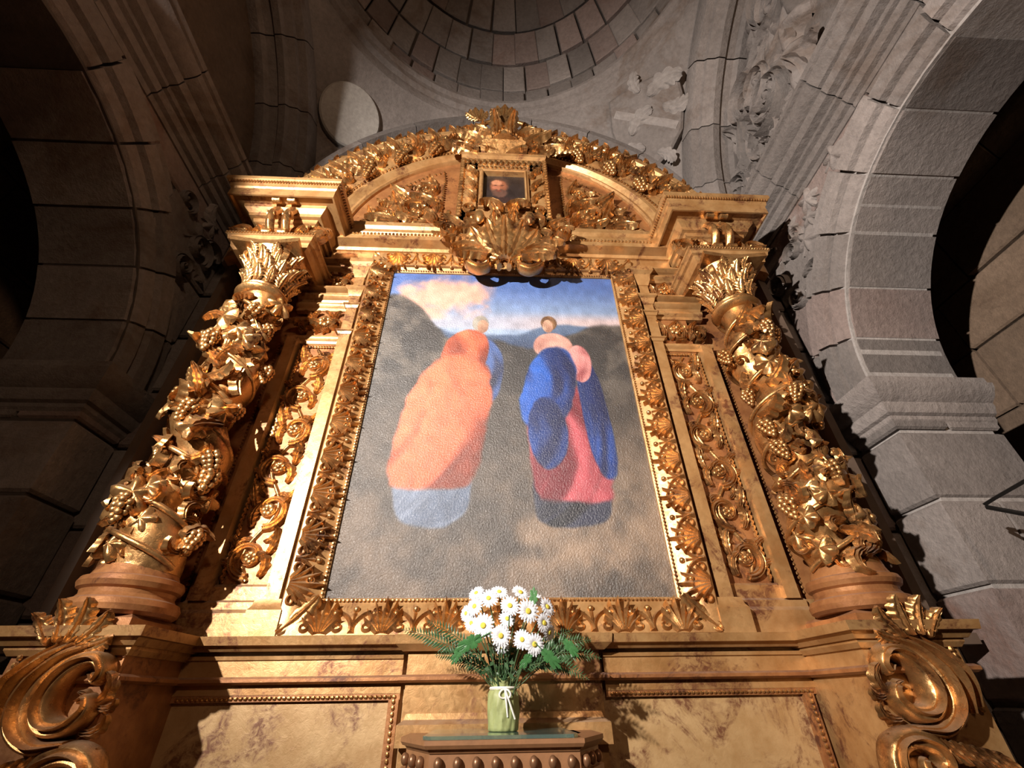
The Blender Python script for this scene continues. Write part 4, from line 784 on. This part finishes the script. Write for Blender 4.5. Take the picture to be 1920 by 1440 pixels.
canvas('canvas', -0.158, 0.158, 2.845, 3.275, -0.158, 60, 84, portrait_paint, CANV, po)

# ------------------------------------------------------------------ console shelf, glass, jar and flowers
ZT = -0.086
hexp = [(-0.315, -0.07), (-0.315, -0.31), (-0.225, -0.495), (0.200, -0.495), (0.290, -0.31), (0.290, -0.07)]
def hexs(k, dz=0): return [((x*k), -0.07+(y+0.07)*k) for x, y in hexp]
cs = thing('console_shelf', (0, -0.2, FZ), 'brown wooden six-sided console stand with a row of round knobs', 'console')
obj('top', MB().mould(hexp, [(-0.2, ZT-0.028), (-0.02, ZT-0.028), (-0.014, ZT-0.02), (-0.006, ZT-0.018), (0.0, ZT-0.010), (0.0, ZT), (-0.2, ZT)]).prism(hexs(0.8), 'z', ZT-0.026, ZT), WOODB, cs, 0.4)
obj('frieze', MB().mould(hexs(0.945), [(-0.08, ZT-0.07), (0.0, ZT-0.07), (0.0, ZT-0.026), (-0.08, ZT-0.026)]), WOODB, cs, 0.3)
obj('lower_moulding', MB().mould(hexs(0.945), [(-0.08, ZT-0.088), (0.004, ZT-0.088), (0.012, ZT-0.080), (0.012, ZT-0.069), (-0.08, ZT-0.069)]), WOODB, cs, 0.3)
obj('body', MB().prism(hexs(0.86), 'z', FZ, ZT-0.085), GPANEL, cs, 0.3)
hk = hexs(0.945); KN = MB().ball((0, 0, 0), 0.0138, 14, 10, (0.85, 0.85, 1.1)).mesh('knob', plain('bronze_knob', (0.24, 0.12, 0.06), 0.35, 0.5), 1.2)
for a, b_, n in ((hk[2], hk[3], 8), (hk[1], hk[2], 3), (hk[3], hk[4], 3)):
    for i in range(n):
        x, y = lerp(a, b_, (i+0.5)/n if n == 8 else (i+0.35)/n); d = np.array([b_[1]-a[1], -(b_[0]-a[0])]); d /= np.hypot(*d)
        put('knob', KN, cs, Matrix.Translation((x+d[0]*0.009, y+d[1]*0.009, ZT-0.049)))
gm, nt, ns, ls, p = nodes_of('green_glass'); p.inputs['Base Color'].default_value = (0.55, 0.85, 0.78, 1); p.inputs['Transmission Weight'].default_value = 0.9; p.inputs['Roughness'].default_value = 0.06; p.inputs['IOR'].default_value = 1.5
tag(obj('glass_plate', MB().prism([(-0.215, -0.478), (0.175, -0.478), (0.19, -0.45), (0.19, -0.10), (-0.235, -0.10), (-0.235, -0.45)], 'z', ZT+0.0005, ZT+0.0085), gm, None, 0.3), 'clear green-edged glass plate lying on the console', 'glass plate')
ZG = ZT+0.009
VX, VY = -0.012, -0.30
jar = thing('flower_jar', (VX, VY, ZG), 'jar wrapped in pale green tissue paper with white ribbon', 'vase')
TIS = plain('green_tissue', (0.26, 0.29, 0.12), 0.55, 0, 0.2, 60, 0.3)
def jr(u, a): return (0.044+0.004*math.sin(PI*u)-0.012*max(0, u-0.80)*5*(1 if u > 0.8 else 0))*(1+0.035*math.sin(7*a+5*u)+0.03*math.sin(13*a-9*u)+0.02*math.sin(23*a+3))
g = [[(VX+jr(u, a)*math.cos(a)*k, VY+jr(u, a)*math.sin(a)*k, ZG+0.116*u) for a in np.linspace(0, 2*PI, 61)[:-1]] for u, k in [(0.0, 0.93), (0.02, 1.0)]+[(x, 1.0) for x in np.linspace(0.08, 1.0, 14)]]
g += [[(VX+jr(1.0, a)*math.cos(a)*k, VY+jr(1.0, a)*math.sin(a)*k, ZG+0.116+dz+0.008*math.sin(5*a)) for a in np.linspace(0, 2*PI, 61)[:-1]] for k, dz in ((1.12, 0.006), (1.28, 0.016), (1.24, 0.017), (1.0, -0.01))]
obj('tissue_wrap', MB().loft(g), TIS, jar, 1.0)
RB = plain('white_ribbon', (0.78, 0.76, 0.70), 0.35)
rr = jr(0.93, -1.5)
b = MB().loft([[(VX+(rr+0.004+dx)*math.cos(a), VY+(rr+0.004+dx)*math.sin(a), ZG+0.107+dz) for dx, dz in ((0, -0.004), (0.003, 0), (0, 0.004), (-0.003, 0))] for a in np.linspace(0, 2*PI, 33)[:-1]], False, True)
for sx in (-1, 1):
    t = np.linspace(0, 1, 20); b.tube(np.stack([VX+0.004+sx*0.017*np.sin(PI*t), VY-rr-0.008-0.006*np.sin(PI*t), ZG+0.104-0.034*np.sin(PI*t*0.5)**2*(1-0.35*t)], 1), 0.0026, 5)
for dx, L in ((0.030, 0.075), (0.008, 0.07)): t = np.linspace(0, 1, 12); b.tube(np.stack([VX+0.004+dx*t, VY-rr-0.009-0.006*np.sin(PI*t), ZG+0.105-L*t], 1), 0.0026, 5)
obj('ribbon', b, RB, jar, 1.0)

LEAFG = plain('leaf_green', (0.045, 0.15, 0.045), 0.45, 0, 0.4, 60, 0.2); STEMG = plain('stem_green', (0.045, 0.085, 0.03), 0.6, 0, 0.4, 60, 0.1); FERNG = plain('fern_green', (0.035, 0.085, 0.03), 0.5, 0, 0.5, 50, 0.1)
PET = plain('white_petal', (0.70, 0.72, 0.77), 0.5, 0, 0.05, 90, 0.0); EYE = plain('yellow_eye', (0.62, 0.50, 0.06), 0.7, 0, 0.3, 300, 0.5)
def daisy_mesh(n=21, seed=0):
    b = MB(); q = random.Random(seed)
    for ring, (cnt, L, up) in enumerate(((n, 1.0, 0.16), (n-4, 0.84, 0.34))):
        for i in range(cnt):
            a = 2*PI*(i+0.5*ring)/cnt+q.uniform(-.06, .06); LL = L*q.uniform(0.9, 1.04); k = 5; rows = []
            for j in range(k):
                t = j/(k-1); r_ = 0.16+t*(LL-0.16); w = 0.115*math.sin(PI*(0.22+0.66*t))+0.012; h = up*t*(1.2-t)*0.9
                rows.append([(r_*math.cos(a)-w*c*math.sin(a), r_*math.sin(a)+w*c*math.cos(a), h-0.03*abs(c)+0.01*ring) for c in (-1, 0, 1)])
            b.grid(rows)
    return b
DM = [daisy_mesh(19+i, i).mesh('petals', PET, 1.2) for i in range(3)]
EM = MB().lathe([(0.24, 0.06), (0.235, 0.11), (0.19, 0.155), (0.11, 0.175), (0.02, 0.16)], (0, 0, 0), 16).mesh('eye', EYE, 1.2)
mouth = np.array([VX, VY, ZG+0.12])
rd = random.Random(12)
# pixel of the flower head, depth, tilt sideways, tilt up, size, label
heads = [(916, 1122, -.36, -.1, .5, .030, 'open white daisy facing forward near the top of the bouquet'), (890, 1137, -.36, -.7, .4, .030, 'white daisy turned sideways at the shaded edge of the bouquet'),
 (956, 1136, -.37, .1, .4, .031, 'broad white daisy in the upper middle of the bouquet'), (990, 1146, -.39, .25, .1, .034, 'large white daisy with bright yellow centre under the tall green leaf'),
 (906, 1173, -.40, -.15, .1, .034, 'large white daisy with golden centre above the lobed green leaf'), (939, 1192, -.41, .05, -.05, .030, 'round white daisy directly above the jar mouth'),
 (979, 1199, -.39, -.2, -.1, .027, 'small white daisy half hidden behind its lower neighbour'), (1002, 1208, -.41, .2, -.1, .030, 'lowest open white daisy above the drooping green leaf'),
 (1020, 1168, -.37, .6, .0, .029, 'white daisy turned away beside the fern sprays'), (936, 1110, -.33, .0, .9, .028, 'white daisy seen edge-on at the very top of the bouquet'),
 (976, 1111, -.33, .4, .9, .030, 'white daisy seen edge-on beside the upright green leaf'), (893, 1112, -.33, -.6, .8, .026, 'small white daisy rising at the top corner of the bouquet'),
 (951, 1160, -.33, .0, .2, .026, 'shaded white daisy deep inside the bouquet'), (1026, 1138, -.34, .7, .4, .030, 'white daisy leaning outward above the fern sprays'),
 (940, 1212, -.35, -.1, -.5, .024, 'shaded small white daisy hanging low behind the stems'), (884, 1168, -.35, -.8, .0, .025, 'white daisy tucked behind the big golden-centred one'),
 (874, 1150, -.33, -1.0, .2, .024, 'outermost white daisy leaning over the carved frame'), (1006, 1124, -.32, .4, .7, .027, 'white daisy peeking out behind the tall green leaf'), (1030, 1186, -.38, .9, -.4, .025, 'drooping white daisy at the fern side of the bouquet')]
for i, (px, py, y, tx, tz, q, lb) in enumerate(heads):
    p = at(px, py, y); f = thing('daisy', p, lb, 'flower', 'white daisies in the jar')
    n = np.array([tx+0.1, -1.0, tz-0.05]); n /= np.linalg.norm(n)
    M = Matrix.Translation(p) @ Vector(n).to_track_quat('Z', 'Y').to_matrix().to_4x4() @ Matrix.Rotation(rd.uniform(0, 6), 4, 'Z') @ Matrix.Diagonal((q*1.12, q*1.12, q*1.12, 1))
    put('petals', DM[i % 3], f, M); put('eye', EM, f, M)
    e = mouth+np.array([rd.uniform(-.018, .018), rd.uniform(-.018, .018), -0.10]); t = np.linspace(0, 1, 14)[:, None]; m = (p+e)/2*np.array([1, 1, 1])+np.array([(e[0]-p[0])*0.25, 0.02, 0.02])
    P = (1-t)**2*p+2*t*(1-t)*m+t**2*e; obj('stem', MB().tube(P, 0.0022, 5), STEMG, f, 1.2)
def lobed_leaf():
    b = MB(); top = []; n = 60
    for j in range(n):
        a = 2*PI*j/n; rr_ = 0.34*(0.62+0.38*abs(math.cos(3.5*a))**0.6)*(1+0.12*math.cos(21*a)); top.append((rr_*math.sin(a)*0.72, 0.46+1.6*rr_*math.cos(a)*(1.15 if math.cos(a) > 0 else 0.8)))
    b.loft([[(x, 0.02-0.25*(z-0.5)**2*0-0.08*abs(x), z) for x, z in top], [(x, 0.0-0.08*abs(x)-0.01, z) for x, z in top], [(x*0.5, -0.04, 0.46+(z-0.46)*0.5) for x, z in top], [(x*0.02, -0.025, 0.46+(z-0.46)*0.5) for x, z in top]])
    b.tube([(0, 0.0, -0.35), (0.0, -0.01, 0.1), (0, -0.02, 0.7)], 0.018, 5); return b
GL = lobed_leaf().mesh('blade', LEAFG, 1.0)
for px, py, y, ro, q, tilt, lb in ((1000, 1122, -.36, .1, .060, -.1, 'upright dark green lobed leaf at the top of the bouquet'), (884, 1204, -.40, -2.0, .085, .3, 'bright green lobed leaf below the golden-centred daisy'),
 (1030, 1232, -.41, 2.3, .075, .3, 'bright green leaf drooping below the lowest daisy'), (1068, 1212, -.38, 2.4, .065, .2, 'small green leaf hanging among the fern sprays'), (988, 1236, -.39, -2.4, .055, .3, 'dull green leaf close above the jar mouth'), (858, 1226, -.36, -2.6, .055, .2, 'dark green leaf hanging beside the shadowed stems')):
    p = at(px, py, y); f = thing('flower_leaf', p, lb, 'leaf', 'green leaves in the bouquet'); put('blade', GL, f, Matrix.Translation(p) @ Matrix.Rotation(tilt, 4, 'X') @ Matrix.Rotation(ro, 4, 'Y') @ Matrix.Diagonal((q, q, q, 1)) @ Matrix.Translation((0, 0, -0.45)))
    e = mouth+np.array([0, 0, -0.05]); t = np.linspace(0, 1, 9)[:, None]; m = (p+e)/2+np.array([0, 0.01, 0.02]); obj('stem', MB().tube((1-t)**2*p+2*t*(1-t)*m+t**2*e, 0.0016, 5), STEMG, f, 1.2)
def frond(P0, P1, sag, n, L, lb, seed):
    q = random.Random(seed); P0, P1 = np.array(P0), np.array(P1); t = np.linspace(0, 1, 24)[:, None]; m = (P0+P1)/2+np.array([0, 0, sag])
    S = (1-t)**2*P0+2*t*(1-t)*m+t**2*P1; f = thing('fern_frond', P0, lb, 'fern', 'fern sprays in the bouquet'); obj('stem', MB().tube(S, np.linspace(0.0022, 0.0008, 24), 5), STEMG, f, 1.2)
    b = MB(); d = (P1-P0)/np.linalg.norm(P1-P0)
    for i in range(n):
        u = 0.25+0.75*i/n; k = u*23; k0 = int(k); c = S[k0]+(S[min(k0+1, 23)]-S[k0])*(k-k0); tg = S[min(k0+1, 23)]-S[max(k0-1, 0)]; tg /= np.linalg.norm(tg)
        sd_ = np.cross(tg, np.array([q.uniform(-.3, .3), -1, q.uniform(-.4, .4)])); sd_ /= np.linalg.norm(sd_)
        for sgn in (-1, 1):
            l = L*math.sin(PI*(0.2+0.75*(i/n)))*q.uniform(0.8, 1.1); dr = tg*0.65+sd_*sgn; dr /= np.linalg.norm(dr); w = np.cross(dr, sd_+np.array([0, .4, 0])); w = tg*0.15*l
            b.add([c, c+dr*l*0.4+w, c+dr*l, c+dr*l*0.45-w, c+dr*l*0.4+np.array([0, -0.002, 0.001])], [(0, 1, 4), (1, 2, 4), (2, 3, 4), (3, 0, 4)])
    o_ = obj('leaflets', b, FERNG, f, None); o_['kind'] = 'stuff'
A = lambda px, py, y: at(px, py, y); mz = mouth+np.array([0, 0, 0.0])
for i, (px, py, y, sag, n, L, lb) in enumerate(((752, 1180, -.30, .05, 26, .036, 'long fern spray reaching sideways over the carved frame'), (800, 1165, -.33, .05, 20, .034, 'short fern spray curving up beside the daisies'), (815, 1230, -.31, .06, 20, .034, 'dark fern spray hanging toward the gilded block'), (850, 1245, -.34, .04, 14, .03, 'small dark fern spray close to the stems'),
 (1110, 1200, -.32, .06, 26, .040, 'fern spray arching outward past the daisies'), (1128, 1235, -.34, .09, 26, .040, 'long drooping fern spray on the shadow side of the jar'), (1075, 1180, -.30, .04, 20, .034, 'fern spray rising behind the drooping daisy'), (1105, 1275, -.38, .10, 24, .036, 'fern spray hanging lowest on the shadow side'), (1050, 1245, -.33, .05, 16, .030, 'short fern spray among the drooping leaves'))):
    frond(mz, A(px, py, y), sag, n, L, lb, i)
sp = thing('filler_greenery', mouth, 'tuft of fine dark stems and small leaves above the jar mouth', 'greenery')
b = MB(); q = random.Random(5)
for i in range(46):
    a = q.uniform(0, 2*PI); r0 = 0.03*math.sqrt(q.random()); e = mouth+np.array([r0*math.cos(a), r0*math.sin(a), -0.02]); p = e+np.array([q.uniform(-.075, .075), q.uniform(-.05, .04), q.uniform(.05, .16)]); b.tube([e, (e+p)/2+np.array([q.uniform(-.01, .01), 0, 0]), p], 0.0014, 4)
    for k in range(3):
        c = e+(p-e)*q.uniform(.2, 1); dr = np.array([q.uniform(-1, 1), q.uniform(-.8, .2), q.uniform(-.5, 1)]); dr /= np.linalg.norm(dr); w = np.cross(dr, [0, 1, .2])*0.006; l = q.uniform(.012, .026)
        b.add([c, c+dr*l*.5+w, c+dr*l, c+dr*l*.5-w], [(0, 1, 2), (0, 2, 3)])
o_ = obj('stems_and_leaves', b, FERNG, sp, None); o_['kind'] = 'stuff'
